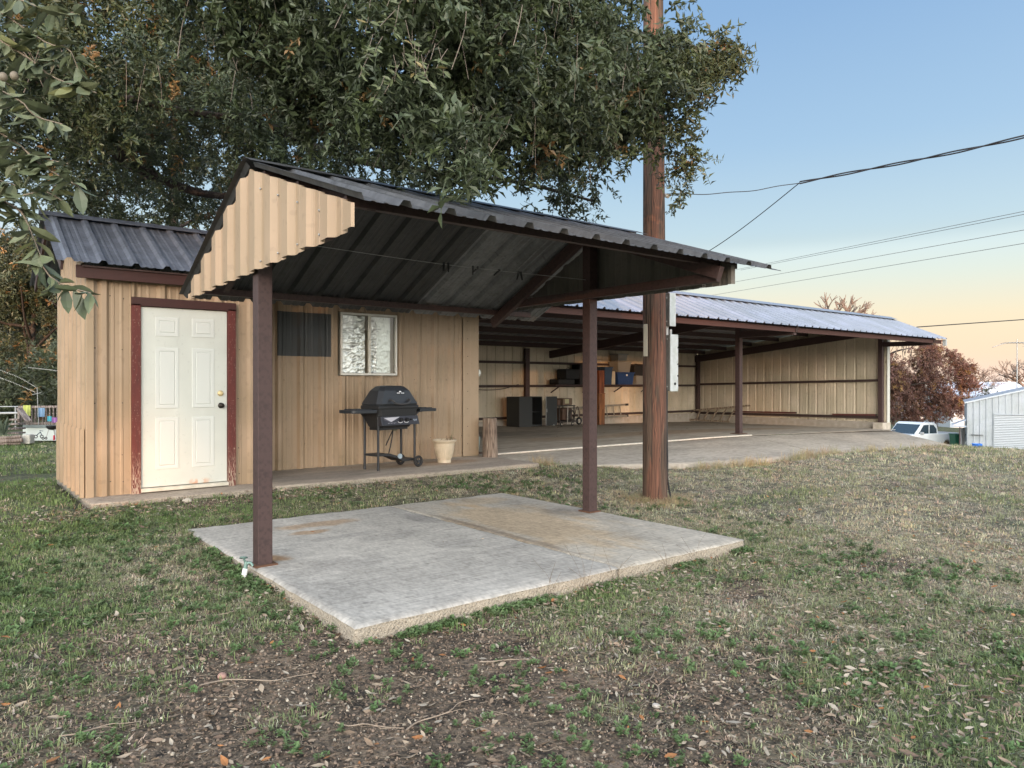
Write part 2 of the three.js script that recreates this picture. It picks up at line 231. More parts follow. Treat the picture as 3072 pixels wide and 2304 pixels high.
{
  const pad = struct('patio_slab');
  const tA = conc(80, [0.86, 0.84, 0.805], [[0.5, 0.16, 0.24, 0.05, 0.5, RUST], [0.4, 0.25, 0.12, 0.03, 0.55, RUST], [0.1, 0.47, 0.07, 0.05, 0.8, RUST], [0.62, 0.42, 0.2, 0.05, 0.2, SMUT], [0.3, 0.62, 0.2, 0.06, 0.16, SMUT], [0.78, 0.6, 0.15, 0.04, 0.2, SMUT], [0.5, 0.35, 0.2, 0.03, 0.25, SMUT], [0.95, 0.25, 0.1, 0.1, 0.35, SMUT]]);
  const tB = conc(90, [0.86, 0.825, 0.765], [[0.35, 0.5, 0.5, 0.45, 0.7, SAND], [0.55, 0.12, 0.4, 0.1, 0.5, SAND], [0.8, 0.45, 0.2, 0.1, 0.4, SMUT], [0.03, 0.5, 0.05, 0.4, 0.5, SMUT]]);
  const secA = part('concrete_section', slab(PAD.x0, 3.94, PAD.z0, PAD.z1, PAD.y, 0.16, 0.012, null, 60), concMat(tA), pad); secA.userData.label = 'grey half of the patio slab with rust stains'; part('rough_edge', slab(PAD.x0, 3.94, PAD.z0, PAD.z1, PAD.y, 0.16, 0.012, null, 60, 'edge'), EDGE, secA);
  const secB = part('concrete_section', slab(3.952, PAD.x1, PAD.z0, PAD.z1, PAD.y - 0.003, 0.16, 0.012, null, 60), concMat(tB), pad); secB.userData.label = 'sandy tan half of the patio slab'; part('rough_edge', slab(3.952, PAD.x1, PAD.z0, PAD.z1, PAD.y - 0.003, 0.16, 0.012, null, 60, 'edge'), EDGE, secB);
  const tW = conc(100, [0.76, 0.7, 0.63], [[0.2, 0.6, 0.2, 0.3, 0.4, SMUT], [0.7, 0.4, 0.2, 0.2, 0.35, RUST]]);
  const walk = struct('walkway');
  part('concrete_section', slab(1.24, 3.1, -10.85, -8.29, -0.02, 0.2), concMat(tW), walk); part('slab_edge', slab(1.24, 3.1, -10.85, -8.29, -0.02, 0.2, 0.006, null, 24, 'edge'), EDGE, walk); part('slab_edge', slab(3.112, 7.08, -9.7, -8.29, -0.012, 0.2, 0.006, null, 24, 'edge'), EDGE, walk);
  part('concrete_section', slab(3.112, 7.08, -9.7, -8.29, -0.012, 0.2), concMat(tW), walk);
  const tF = conc(110, [0.8, 0.75, 0.68], [[0.3, 0.5, 0.25, 0.15, 0.4, SMUT], [0.6, 0.75, 0.3, 0.1, 0.3, RUST]]);
  struct('carport_floor', slab(3.4, 21.7, -16.9, -9.63, 0, 0.35, 0.01, carFloor, 40), concMat(tF));
  part('slab_rim', tube([[7.05, -0.004, -9.622], [9, -0.001, -9.61], [11, -0.005, -9.625], [13, 0, -9.615], [14.55, -0.012, -9.62]], 0.017, 60, 6), mat(0.62, 0.57, 0.49, 0.9, { map: rep(speck, 9, 1) }), struct('carport_floor_rim'));
  const tP = conc(120, [0.83, 0.78, 0.71], [[0.5, 0.4, 0.3, 0.1, 0.35, SMUT], [0.2, 0.6, 0.2, 0.1, 0.3, SMUT], [0.7, 0.7, 0.3, 0.12, 0.3, SAND]]);
  const ap = struct('driveway_apron');
  for (const { back, front } of APRON) {
    const N = 40, M = 10, P = [], U = [], I = [];
    for (let j = 0; j <= M + 1; j++) for (let i = 0; i <= N; i++) { const a = along(back, i / N), b = along(front, i / N), t = Math.min(1, j / M), w = j >= M ? 0.035 * (vn(i * 0.9, 3, 75) - 0.5) : 0; P.push(lerp(a[0], b[0], t) + w, lerp(a[1], b[1], t) - (j > M ? 0.2 : 0), lerp(a[2], b[2], t) + w); U.push(lerp(a[0], b[0], t) * 0.12, lerp(a[2], b[2], t) * 0.25); }
    for (let i = 0; i <= N; i += 1) { const a = along(front, i / N); void a; }
    for (let j = 0; j <= M; j++) for (let i = 0; i < N; i++) { const a = j * (N + 1) + i; I.push(a, a + N + 1, a + 1, a + 1, a + N + 1, a + N + 2); }
    const e0 = P.length / 3; for (let j = 0; j <= M; j++) { const k = (j * (N + 1) + N) * 3; P.push(P[k], P[k + 1], P[k + 2], P[k], P[k + 1] - 0.3, P[k + 2]); U.push(0, 0, 0.1, 0.1); } for (let j = 0; j < M; j++) { const a = e0 + j * 2; I.push(a, a + 2, a + 1, a + 1, a + 2, a + 3); }
    const g = new THREE.BufferGeometry(); g.setAttribute('position', new THREE.Float32BufferAttribute(P, 3)); g.setAttribute('uv', new THREE.Float32BufferAttribute(U, 2)); g.setIndex(I); g.computeVertexNormals();
    tP.wrapS = tP.wrapT = THREE.MirroredRepeatWrapping; part('concrete_section', g, concMat(tP), ap);
  }
}
const onLand = (x, z) => land(x, z);

// ---------------------------------------------------------------- open patio shelter on two posts
{
  const sh = thing('patio_shelter', 'small open gable shelter of ribbed metal on two brown steel posts over the patio slab', 'shelter', [0, 0, 0]);
  const EF = V3(0, 2.18, -3.65), RG = V3(0, 2.77, -5.4), EB = V3(0, 1.955, -7.13);
  const roofY = (z) => (z > RG.z ? lerp(EF.y, RG.y, (z - EF.z) / (RG.z - EF.z)) : lerp(EB.y, RG.y, (z - EB.z) / (RG.z - EB.z)));
  for (const [x, z] of [[1.92, -5.4], [5.4, -5.5]]) {
    const p = part('post', box(0.11, roofY(z) - 0.08 + 0.17, 0.11, x, (roofY(z) - 0.08 - 0.17) / 2, z, 0.006), STEEL, sh);
    part('base_plate', box(0.17, 0.012, 0.17, x, -0.165, z, 0.002), mat(0.12, 0.06, 0.035, 0.9), p);
    part('tie_beam', box(0.055, x < 3 ? 0.06 : 0.085, x < 3 ? 2.4 : 3.2, x + (x < 3 ? 0.085 : -0.085), x < 3 ? 2.13 : 2.09, x < 3 ? -5.62 : -5.44), STEELDARK, sh);
    for (const [a, b] of [[EF, RG], [EB, RG]]) part('rafter', bar(V3(x + (x < 3 ? 0.15 : -0.15), a.y - (x < 3 ? -0.06 : 0.07), a.z + (a === EF ? -0.12 : 0.14) * (x < 3 ? 2.6 : 1)), V3(x + (x < 3 ? 0.15 : -0.15), b.y - 0.08, b.z), 0.06, x < 3 ? 0.06 : 0.11), STEELDARK, sh);
  }
  for (const z of [-3.98, -4.7, -5.32, -5.5, -6.92]) part('purlin', box(3.86, 0.06, 0.05, 3.83, roofY(z) - 0.045, z), STEELDARK, sh);
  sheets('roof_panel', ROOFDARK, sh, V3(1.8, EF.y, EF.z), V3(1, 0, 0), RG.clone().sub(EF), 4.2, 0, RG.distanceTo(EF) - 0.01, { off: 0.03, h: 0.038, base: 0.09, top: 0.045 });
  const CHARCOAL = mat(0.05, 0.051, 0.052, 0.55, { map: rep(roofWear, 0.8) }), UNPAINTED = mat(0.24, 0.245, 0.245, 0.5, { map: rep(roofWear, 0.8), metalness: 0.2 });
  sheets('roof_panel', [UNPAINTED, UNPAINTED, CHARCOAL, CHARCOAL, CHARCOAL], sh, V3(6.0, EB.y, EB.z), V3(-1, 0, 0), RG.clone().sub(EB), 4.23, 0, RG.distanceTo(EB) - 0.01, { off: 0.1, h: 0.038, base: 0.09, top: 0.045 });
  { // bent ridge cap
    const sh2 = (s) => { const d = (s > 0 ? EF : EB).clone().sub(RG).normalize(); return V3(0, RG.y + 0.05, RG.z).addScaledVector(d, 0.17); };
    const a = sh2(1), b = sh2(-1), P = [], q = (x0, x1, u, v) => P.push(x0, u.y, u.z, x1, u.y, u.z, x1, v.y, v.z, x0, u.y, u.z, x1, v.y, v.z, x0, v.y, v.z), r = V3(0, RG.y + 0.058, RG.z);
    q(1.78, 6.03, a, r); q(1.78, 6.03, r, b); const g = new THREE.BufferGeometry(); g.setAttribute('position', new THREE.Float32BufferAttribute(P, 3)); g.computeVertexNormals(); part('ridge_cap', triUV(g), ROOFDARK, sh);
  }
  const bot = (z) => lerp(1.94, 2.03, (z + 7.05) / 3.3);
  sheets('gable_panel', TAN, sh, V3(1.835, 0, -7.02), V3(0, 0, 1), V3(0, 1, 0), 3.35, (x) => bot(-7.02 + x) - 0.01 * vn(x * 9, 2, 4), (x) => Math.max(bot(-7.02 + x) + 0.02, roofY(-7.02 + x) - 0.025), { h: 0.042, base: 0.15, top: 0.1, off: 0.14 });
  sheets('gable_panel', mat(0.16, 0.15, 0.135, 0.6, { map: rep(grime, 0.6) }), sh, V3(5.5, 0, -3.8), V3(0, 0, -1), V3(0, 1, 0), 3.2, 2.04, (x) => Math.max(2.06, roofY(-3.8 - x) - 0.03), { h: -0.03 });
  // screws along the gable
  const scr = new THREE.SphereGeometry(0.008, 6, 4);
  for (let k = 0; k < 10; k++) { const z = -6.85 + k * 0.335; part('screw', scr, GALV, sh, [1.825, bot(z) + 0.05, z]); if (k > 1 && k < 9) part('screw', scr, GALV, sh, [1.825, roofY(z) - 0.14, z]); }
  // clothesline strung between the posts
  const cl = thing('clothesline', 'thin wire clothesline strung under the shelter roof between its posts', 'clothesline', [0, 0, 0]);
  part('wire', tube([[1.98, 2.26, -5.45], [3.6, 2.235, -5.5], [5.34, 2.25, -5.5]], 0.0025, 20, 5), GALV, cl);
  [[3.58, 0], [3.63, 0.05], [3.9, 0.1], [3.95, 1.2], [4.2, 0.9], [4.44, 0.25], [4.47, -0.2]].forEach(([x, a], i) => {
    const words = ['first clothespin from the left on the wire', 'clothespin hanging close beside the first one', 'tall clothespin hanging straight in the middle', 'clothespin turned sideways on the wire', 'slanted clothespin clipped askew on the wire', 'clothespin near the lit panel on the right', 'last clothespin of the row towards the right post'];
    const p = thing('clothespin', words[i], 'clothespin', [x, 2.237, -5.5], i * 0.5, 'clothespins on the wire'); p.rotation.z = a;
    part('prong', box(0.008, 0.085, 0.012, -0.006, -0.025, 0, 0.002), BLACKPLASTIC, p, null, [0, 0, 0.06]); part('prong', box(0.008, 0.085, 0.012, 0.006, -0.025, 0, 0.002), BLACKPLASTIC, p, null, [0, 0, -0.06]);
  });
}

// ---------------------------------------------------------------- closet shed with the white door
{
  const s = thing('storage_shed', 'narrow tan metal shed with white panel door and dark ribbed gable roof', 'shed');
  const zF = -8.75, x0 = 1.26, x1 = 3.12, zB = -10.72;
  const rows = [[-0.03, 0.69, 0.014], [0.675, 2.36, 0]];
  for (const [a, b, o] of rows) {
    sheets('wall_panel', TAN, s, V3(x0, 0, zF + o), V3(1, 0, 0), V3(0, 1, 0), 0.42, a, b, { off: 0.2, h: 0.036, base: 0.11, top: 0.045 });
    sheets('wall_panel', TAN, s, V3(2.775, 0, zF + o), V3(1, 0, 0), V3(0, 1, 0), x1 - 2.775, a, b, { off: 0.16, h: 0.036, base: 0.11, top: 0.045 });
    sheets('wall_panel', [TAN[1], TAN[0]], s, V3(x0 - o, 0, zB), V3(0, 0, 1), V3(0, 1, 0), zF - zB, a, b === 2.36 ? (x) => 2.36 + 0.64 * (1 - Math.abs(x - 0.985) / 0.985) : b, { h: 0.036, base: 0.11, top: 0.045 });
  }
  sheets('wall_panel', TAN, s, V3(1.68, 0, zF), V3(1, 0, 0), V3(0, 1, 0), 1.095, 2.095, 2.36, { off: 0.05, h: 0.036, base: 0.11, top: 0.045 });
  part('wall_panel', box(0.02, 2.3, zF - zB - 0.05, x1, 1.15, (zF + zB) / 2), TAN[0], s); part('wall_panel', box(x1 - x0, 2.3, 0.02, (x0 + x1) / 2, 1.15, zB), TAN[0], s);
  part('corner_trim', merge([box(0.07, 2.36, 0.012, x0 + 0.03, 1.15, zF + 0.04), box(0.012, 2.36, 0.07, x0 - 0.004, 1.15, zF + 0.004)]), TAN[2], s);
  const sg = new THREE.SphereGeometry(0.0075, 6, 4), sm = mat(0.07, 0.05, 0.035, 0.6); for (const y of [0.12, 0.42, 0.98, 1.55, 2.1]) { for (const x of [1.33, 1.47, 1.6, 2.83, 2.95, 3.06]) part('screw', sg, sm, s, [x + rr(-0.012, 0.012), y + rr(-0.02, 0.02), zF + (y < 0.69 ? 0.016 : 0.003)]); for (const z of [-10.5, -10.1, -9.75, -9.5, -9.2, -8.95]) part('screw', sg, sm, s, [x0 - (y < 0.69 ? 0.016 : 0.003), y + rr(-0.02, 0.02), z]); }
  // roof
  const EF = V3(0, 2.40, -8.5), RG = V3(0, 3.06, -9.74), EB = V3(0, 2.4, -11.0);
  sheets('roof_panel', ROOFBLUE, s, V3(0.965, EF.y, EF.z), V3(1, 0, 0), RG.clone().sub(EF), 2.32, 0, RG.distanceTo(EF) - 0.01, { off: 0.24, h: 0.036, base: 0.09, top: 0.04 });
  sheets('roof_panel', ROOFBLUE, s, V3(3.28, EB.y, EB.z), V3(-1, 0, 0), RG.clone().sub(EB), 2.32, 0, RG.distanceTo(EB) - 0.01, { h: 0.036 });
  part('ridge_cap', merge([bar(V3(0.94, RG.y + 0.025, RG.z + 0.06), V3(3.3, RG.y + 0.025, RG.z + 0.06), 0.14, 0.006, V3(0, 0.89, 0.46)), bar(V3(0.94, RG.y + 0.025, RG.z - 0.06), V3(3.3, RG.y + 0.025, RG.z - 0.06), 0.14, 0.006, V3(0, 0.89, -0.46))]), ROOFBLUE, s);
  part('fascia', box(2.1, 0.13, 0.03, 2.2, 2.32, -8.62), MAROON, s); part('soffit', box(2.0, 0.02, 0.2, 2.2, 2.375, -8.68), STEELDARK, s);
  part('barge_board', bar(V3(1.02, 2.36, -8.56), V3(1.02, 2.98, -9.73), 0.025, 0.1), STEELDARK, s); part('barge_board', bar(V3(1.02, 2.36, -10.93), V3(1.02, 2.98, -9.75), 0.025, 0.1), STEELDARK, s);
  // door frame with flaked paint near its feet
  const peel = tex(128, 512, (u, v) => { const n = fbm(u * 22, v * 70, 131, 4), w = ss(0.30, 0.02, v) * ss(0.47, 0.56, n) + 0.9 * ss(0.06, 0.0, v) * ss(0.35, 0.5, n) + ss(0.74, 0.78, n), d = 0.85 + 0.3 * fbm(u * 4, v * 20, 133, 3); return [lerp(0.34 * d, 0.66, Math.min(1, w)), lerp(0.13 * d, 0.6, Math.min(1, w)), lerp(0.105 * d, 0.53, Math.min(1, w))]; }, true, false);
  const PEEL = mat(1, 1, 1, 0.65, { map: peel });
  const jamb = (x) => { const g = new RoundedBoxGeometry(0.09, 2.06, 0.05, 1, 0.004); return g.translate(x, 1.0, zF + 0.05); };
  const fr = part('door_frame', box(1.1, 0.095, 0.05, 2.227, 2.055, zF + 0.05), MAROON, s); part('jamb', jamb(1.722), PEEL, fr); part('jamb', jamb(2.728), PEEL, fr); part('sill', box(0.92, 0.04, 0.1, 2.225, 0.012, zF + 0.05), mat(0.6, 0.58, 0.5, 0.7, { map: rep(grime, 3) }), fr);
  const doorTex = tex(256, 512, (u, v) => { const n = fbm(u * 5, v * 9, 141, 4), m = fbm(u * 30, v * 60, 143, 3), sc = ss(0.74, 0.8, m) * 0.1, ru = ss(0.035, 0.008, v) * ss(0.5, 0.6, u) * ss(0.85, 0.7, u) * ss(0.4, 0.6, fbm(u * 30, v * 60, 145, 3)); const t = 0.95 + 0.06 * (n - 0.5) - sc * 0.35; return [t, lerp(t, 0.75, ru), lerp(t * 0.985, 0.65, ru)]; }, true, false);
  const DOOR = mat(0.59, 0.61, 0.58, 0.42, { map: doorTex });
  const dW = 0.905, dH = 1.96, d = part('door', new THREE.BoxGeometry(dW, dH, 0.035).translate(2.225, 0.04 + dH / 2, zF + 0.03), DOOR, s);
  const DP = mat(0.555, 0.575, 0.545, 0.42);
  for (const [cx, cy, w, h] of [[-0.19, 1.755, 0.23, 0.2], [0.19, 1.755, 0.23, 0.2], [-0.19, 1.19, 0.23, 0.66], [0.19, 1.19, 0.23, 0.66], [-0.19, 0.47, 0.23, 0.56], [0.19, 0.47, 0.23, 0.56]]) {
    const X = 2.225 + cx, Y = 0.04 + cy, z = zF + 0.0495;
    const ring = new THREE.Shape(); ring.moveTo(-w / 2, -h / 2); ring.lineTo(w / 2, -h / 2); ring.lineTo(w / 2, h / 2); ring.lineTo(-w / 2, h / 2); ring.closePath(); const ho = new THREE.Path(); const a = w / 2 - 0.03, b = h / 2 - 0.03; ho.moveTo(-a, -b); ho.lineTo(-a, b); ho.lineTo(a, b); ho.lineTo(a, -b); ho.closePath(); ring.holes.push(ho);
    const p = part('door_panel', new THREE.ExtrudeGeometry(ring, { depth: 0.002, bevelEnabled: true, bevelSize: 0.006, bevelThickness: 0.005, bevelSegments: 2 }).translate(X, Y, z - 0.004), DP, d);
    part('raised_field', new THREE.ExtrudeGeometry(new THREE.Shape([new THREE.Vector2(-a + 0.014, -b + 0.014), new THREE.Vector2(a - 0.014, -b + 0.014), new THREE.Vector2(a - 0.014, b - 0.014), new THREE.Vector2(-a + 0.014, b - 0.014)]), { depth: 0.002, bevelEnabled: true, bevelSize: 0.008, bevelThickness: 0.006, bevelSegments: 1 }).translate(X, Y, z - 0.004), DP, p);
  }
  const kn = part('knob', new THREE.LatheGeometry([[0.0, 0.062], [0.02, 0.06], [0.028, 0.048], [0.026, 0.036], [0.012, 0.026], [0.012, 0.012], [0.031, 0.01], [0.033, 0]].map(([a, b]) => new THREE.Vector2(a, b)), 20).rotateX(Math.PI / 2).translate(2.61, 0.915, zF + 0.0485), mat(0.03, 0.026, 0.022, 0.3, { metalness: 0.7 }), d); kn.userData.label = 'round dark bronze door knob';
  part('deadbolt', new THREE.LatheGeometry([[0, 0.02], [0.022, 0.02], [0.03, 0.012], [0.034, 0]].map(([a, b]) => new THREE.Vector2(a, b)), 22).rotateX(Math.PI / 2).translate(2.605, 1.055, zF + 0.0485), mat(0.62, 0.5, 0.27, 0.35, { metalness: 0.5 }), d);
}
// ---------------------------------------------------------------- long carport building
{
  const b = thing('carport_building', 'long open-fronted metal carport with low pale roof and an enclosed tan bay at its left', 'carport');
  const zF = -9.65, zB = -16.5, xL = 3.38, xM = 6.93, xR = 21.62;
  const EF = V3(0, 2.38, -8.4), RG = V3(0, 3.05, -9.95), EB = V3(0, 2.28, -16.85);
  const roofY = (z) => (z > RG.z ? lerp(EF.y, RG.y, (z - EF.z) / (RG.z - EF.z)) : lerp(EB.y, RG.y, (z - EB.z) / (RG.z - EB.z)));
  sheets('roof_panel', ROOFGALV, b, V3(3.35, EF.y, EF.z), V3(1, 0, 0), RG.clone().sub(EF), 18.7, 0, RG.distanceTo(EF) - 0.01, { h: 0.034 });
  sheets('roof_panel', ROOFGALV, b, V3(22.05, EB.y, EB.z), V3(-1, 0, 0), RG.clone().sub(EB), 18.7, 0, RG.distanceTo(EB) - 0.01, { h: 0.034, minor: 0 });
  part('ridge_cap', merge([bar(V3(3.33, RG.y + 0.02, RG.z + 0.1), V3(22.1, RG.y + 0.02, RG.z + 0.1), 0.22, 0.006, V3(0, 0.92, 0.4)), bar(V3(3.33, RG.y + 0.05, RG.z - 0.1), V3(22.1, RG.y + 0.05, RG.z - 0.1), 0.2, 0.006, V3(0, 1, -0.11))]), ROOFGALV, b);
  part('fascia', box(18.5, 0.1, 0.05, 12.75, 2.31, -8.55), mat(0.06, 0.022, 0.017, 0.7), b);
  part('barge_trim', box(0.05, 0.17, 0.1, 22.05, 2.29, -8.46), mat(0.4, 0.42, 0.42, 0.6), b);
  // frames: column, cantilever, rafter, back column
  for (const x of [7.05, 14.55, 21.5]) {
    const fy = x > 20 ? 0.03 : 0; const c = part('column', box(0.12, 2.58 - fy, 0.12, x, (2.58 + fy) / 2, -9.95), STEEL, b); part('base_plate', box(0.3, 0.014, 0.26, x, fy + 0.009, -9.95, 0.002), mat(0.1, 0.06, 0.04, 0.9), c);
    part('cantilever', bar(V3(x, 2.28, -9.95), V3(x, 2.27, -8.55), 0.1, 0.13), STEELDARK, b);
    part('rafter', bar(V3(x, roofY(-9.95) - 0.36, -9.95), V3(x, roofY(-16.5) - 0.3, -16.5), 0.11, 0.22), STEELDARK, b);
    part('rafter', bar(V3(x, roofY(-9.95) - 0.2, -9.95), V3(x, roofY(-8.5) - 0.1, -8.5), 0.08, 0.12), STEELDARK, b);
  }
  for (const x of [7.05, 13.55, 21.5]) part('back_column', box(0.15, 2.35, 0.1, x, 1.0, zB + 0.1), STEEL, b);
  for (const z of [-8.75, -9.35, -10.3, -11.3, -12.3, -13.3, -14.3, -15.3, -16.2]) part('purlin', box(18.4, 0.13, 0.05, 12.75, roofY(z) - 0.085, z), STEEL, b);
  // walls
  const top = (x) => 2.62;
  sheets('wall_panel', TAN, b, V3(xL, 0, zF), V3(1, 0, 0), V3(0, 1, 0), 4.5 - xL, 0, top, { off: 0.09, h: 0.036, base: 0.11, top: 0.045 });
  sheets('wall_panel', TAN, b, V3(4.5, 0, zF), V3(1, 0, 0), V3(0, 1, 0), 0.945, 0, 1.275, { off: 0.29, h: 0.036, base: 0.11, top: 0.045 });
  sheets('wall_panel', TAN, b, V3(4.5, 0, zF), V3(1, 0, 0), V3(0, 1, 0), 0.945, 2.185, top, { off: 0.29, h: 0.036, base: 0.11, top: 0.045 });
  sheets('wall_panel', TAN, b, V3(5.445, 0, zF), V3(1, 0, 0), V3(0, 1, 0), xM - 5.445 - 0.3, 0, top, { off: 0.31, h: 0.036, base: 0.11, top: 0.045 });
  part('corner_trim', merge([box(0.15, 2.6, 0.014, 6.705, 1.3, zF + 0.02), box(0.16, 2.6, 0.02, 6.86, 1.3, zF + 0.008), box(0.02, 2.6, 0.2, 6.945, 1.3, zF - 0.09)]), TAN[2], b);
  const dk = part('patch_panel', ribbed(0.78, 0, 0.6, { off: 0.325, h: 0.036, base: 0.11, top: 0.045 }).translate(3.615, 1.54, zF + 0.008), mat(0.045, 0.05, 0.052, 0.55, { map: rep(grime, 1) }), b); dk.userData.label = 'dark grey ribbed sheet patched beside the window';
  sheets('wall_panel', BEIGE, b, V3(6.96, 0, -9.8), V3(0, 0, -1), V3(0, 1, 0), 6.65, 0, (x) => roofY(-9.8 - x) - 0.05, { h: -0.02, minor: 0 });
  sheets('wall_panel', BEIGE, b, V3(xL, 0, -16.5), V3(0, 0, 1), V3(0, 1, 0), 6.85, 0, (x) => roofY(-16.5 + x) - 0.05, { minor: 0 });
  sheets('wall_panel', BEIGE, b, V3(xL, 0, zB), V3(1, 0, 0), V3(0, 1, 0), xR - xL, -0.25, roofY(zB) - 0.03, { h: -0.024, minor: 0.004, off: 0.1 });
  sheets('wall_panel', BEIGE, b, V3(xR, 0, -9.85), V3(0, 0, -1), V3(0, 1, 0), 6.65, 0.0, (x) => roofY(-9.85 - x) - 0.05, { h: 0.026, off: 0.05, minor: 0.005 });
  part('corner_trim', merge([box(0.16, 2.5, 0.02, 21.68, 1.2, -9.82), box(0.02, 2.5, 0.2, 21.77, 1.2, -9.92)]), mat(0.55, 0.55, 0.5, 0.6), b);
  const GIRT = mat(0.055, 0.034, 0.03, 0.7, { map: rep(speck, 2) });
  for (const y of [1.76, 1.08, 0.19]) part('girt', box(xR - 7.1, 0.07, 0.08, (xR + 7.1) / 2, y - (y < 0.5 ? 0.02 : 0), zB + 0.06), GIRT, b);
  part('girt', bar(V3(xR - 0.06, 1.12, -16.4), V3(xR - 0.06, 1.25, -9.95), 0.06, 0.07), GIRT, b); part('girt', bar(V3(xR - 0.06, 0.1, -16.4), V3(xR - 0.06, 0.17, -9.95), 0.06, 0.08), GIRT, b);
  const CURB = mat(0.42, 0.38, 0.33, 0.9, { map: rep(grime, 1.5), bumpMap: rep(bumpN, 3), bumpScale: 0.004 });
  part('footing', box(0.2, 0.46, 6.3, 21.62, -0.2, -13.2), CURB, b); part('footing', box(0.5, 0.5, 0.3, 21.55, -0.22, -9.95, 0.02), mat(0.52, 0.47, 0.4, 0.9, { map: rep(grime, 1.5) }), b);
  part('footing', box(xR - 7.1, 0.3, 0.16, (xR + 7.1) / 2, -0.06, zB + 0.05), CURB, b);
  // screws on the tan bay
  const scr = new THREE.SphereGeometry(0.007, 6, 4), SC = mat(0.06, 0.045, 0.03, 0.6);
  for (let k = 0; k < 11; k++) for (const y of [1.22, 0.33]) { if (R() < 0.1) continue; part('screw', scr, SC, b, [3.72 + k * 0.29, y + rr(-0.01, 0.01), zF + 0.004]); }
  for (let k = 0; k < 9; k++) part('screw', scr, SC, b, [6.72, 0.2 + k * 0.28, zF + 0.03]);
  // window with crumpled foil behind its glass
  const w = part('window', merge([box(0.9, 0.03, 0.05, 4.973, 2.163, zF + 0.035), box(0.9, 0.03, 0.05, 4.973, 1.3, zF + 0.035), box(0.026, 0.84, 0.05, 4.537, 1.731, zF + 0.035), box(0.026, 0.84, 0.05, 5.41, 1.731, zF + 0.035)]), mat(0.68, 0.66, 0.6, 0.45, { metalness: 0.2 }), b); w.userData.label = 'aluminium sliding window with crinkled foil behind the glass';
  part('mullion', box(0.035, 0.84, 0.04, 4.975, 1.731, zF + 0.04), mat(0.66, 0.63, 0.56, 0.45, { metalness: 0.2 }), w);
  const GL = new THREE.MeshPhysicalMaterial({ color: C(0.95, 0.97, 0.96), roughness: 0.03, transmission: 1, thickness: 0, ior: 1.45 });
  part('pane', new THREE.PlaneGeometry(0.41, 0.83).translate(4.756, 1.731, zF + 0.03), GL, w); part('pane', new THREE.PlaneGeometry(0.41, 0.83).translate(5.196, 1.731, zF + 0.022), GL, w);
  const foil = (x0, x1, s, amp, m) => { const g = new THREE.PlaneGeometry(x1 - x0, 0.82, 34, 64); const p = g.attributes.position; for (let i = 0; i < p.count; i++) { const x = p.getX(i), y = p.getY(i); const r = Math.abs(fbm(x * 9, y * 16, s, 3) - 0.5) + 0.6 * Math.abs(fbm(x * 30 + 5 * y, y * 34, s + 4, 2) - 0.5); p.setZ(i, amp * (1 - 2.4 * r)); } g.computeVertexNormals(); return part('foil_sheet', g, m, w, [(x0 + x1) / 2, 1.731, zF - 0.03]); };
  const FO = mat(0.86, 0.86, 0.83, 0.34, { metalness: 0.85 });
  foil(4.55, 4.93, 151, 0.022, FO); foil(4.995, 5.12, 171, 0.03, FO); foil(5.115, 5.35, 191, 0.008, mat(0.62, 0.64, 0.6, 0.4, { metalness: 0.7 }));
  part('backing', box(0.94, 0.92, 0.02, 4.973, 1.73, zF - 0.09), mat(0.4, 0.34, 0.26, 0.8), b);
}

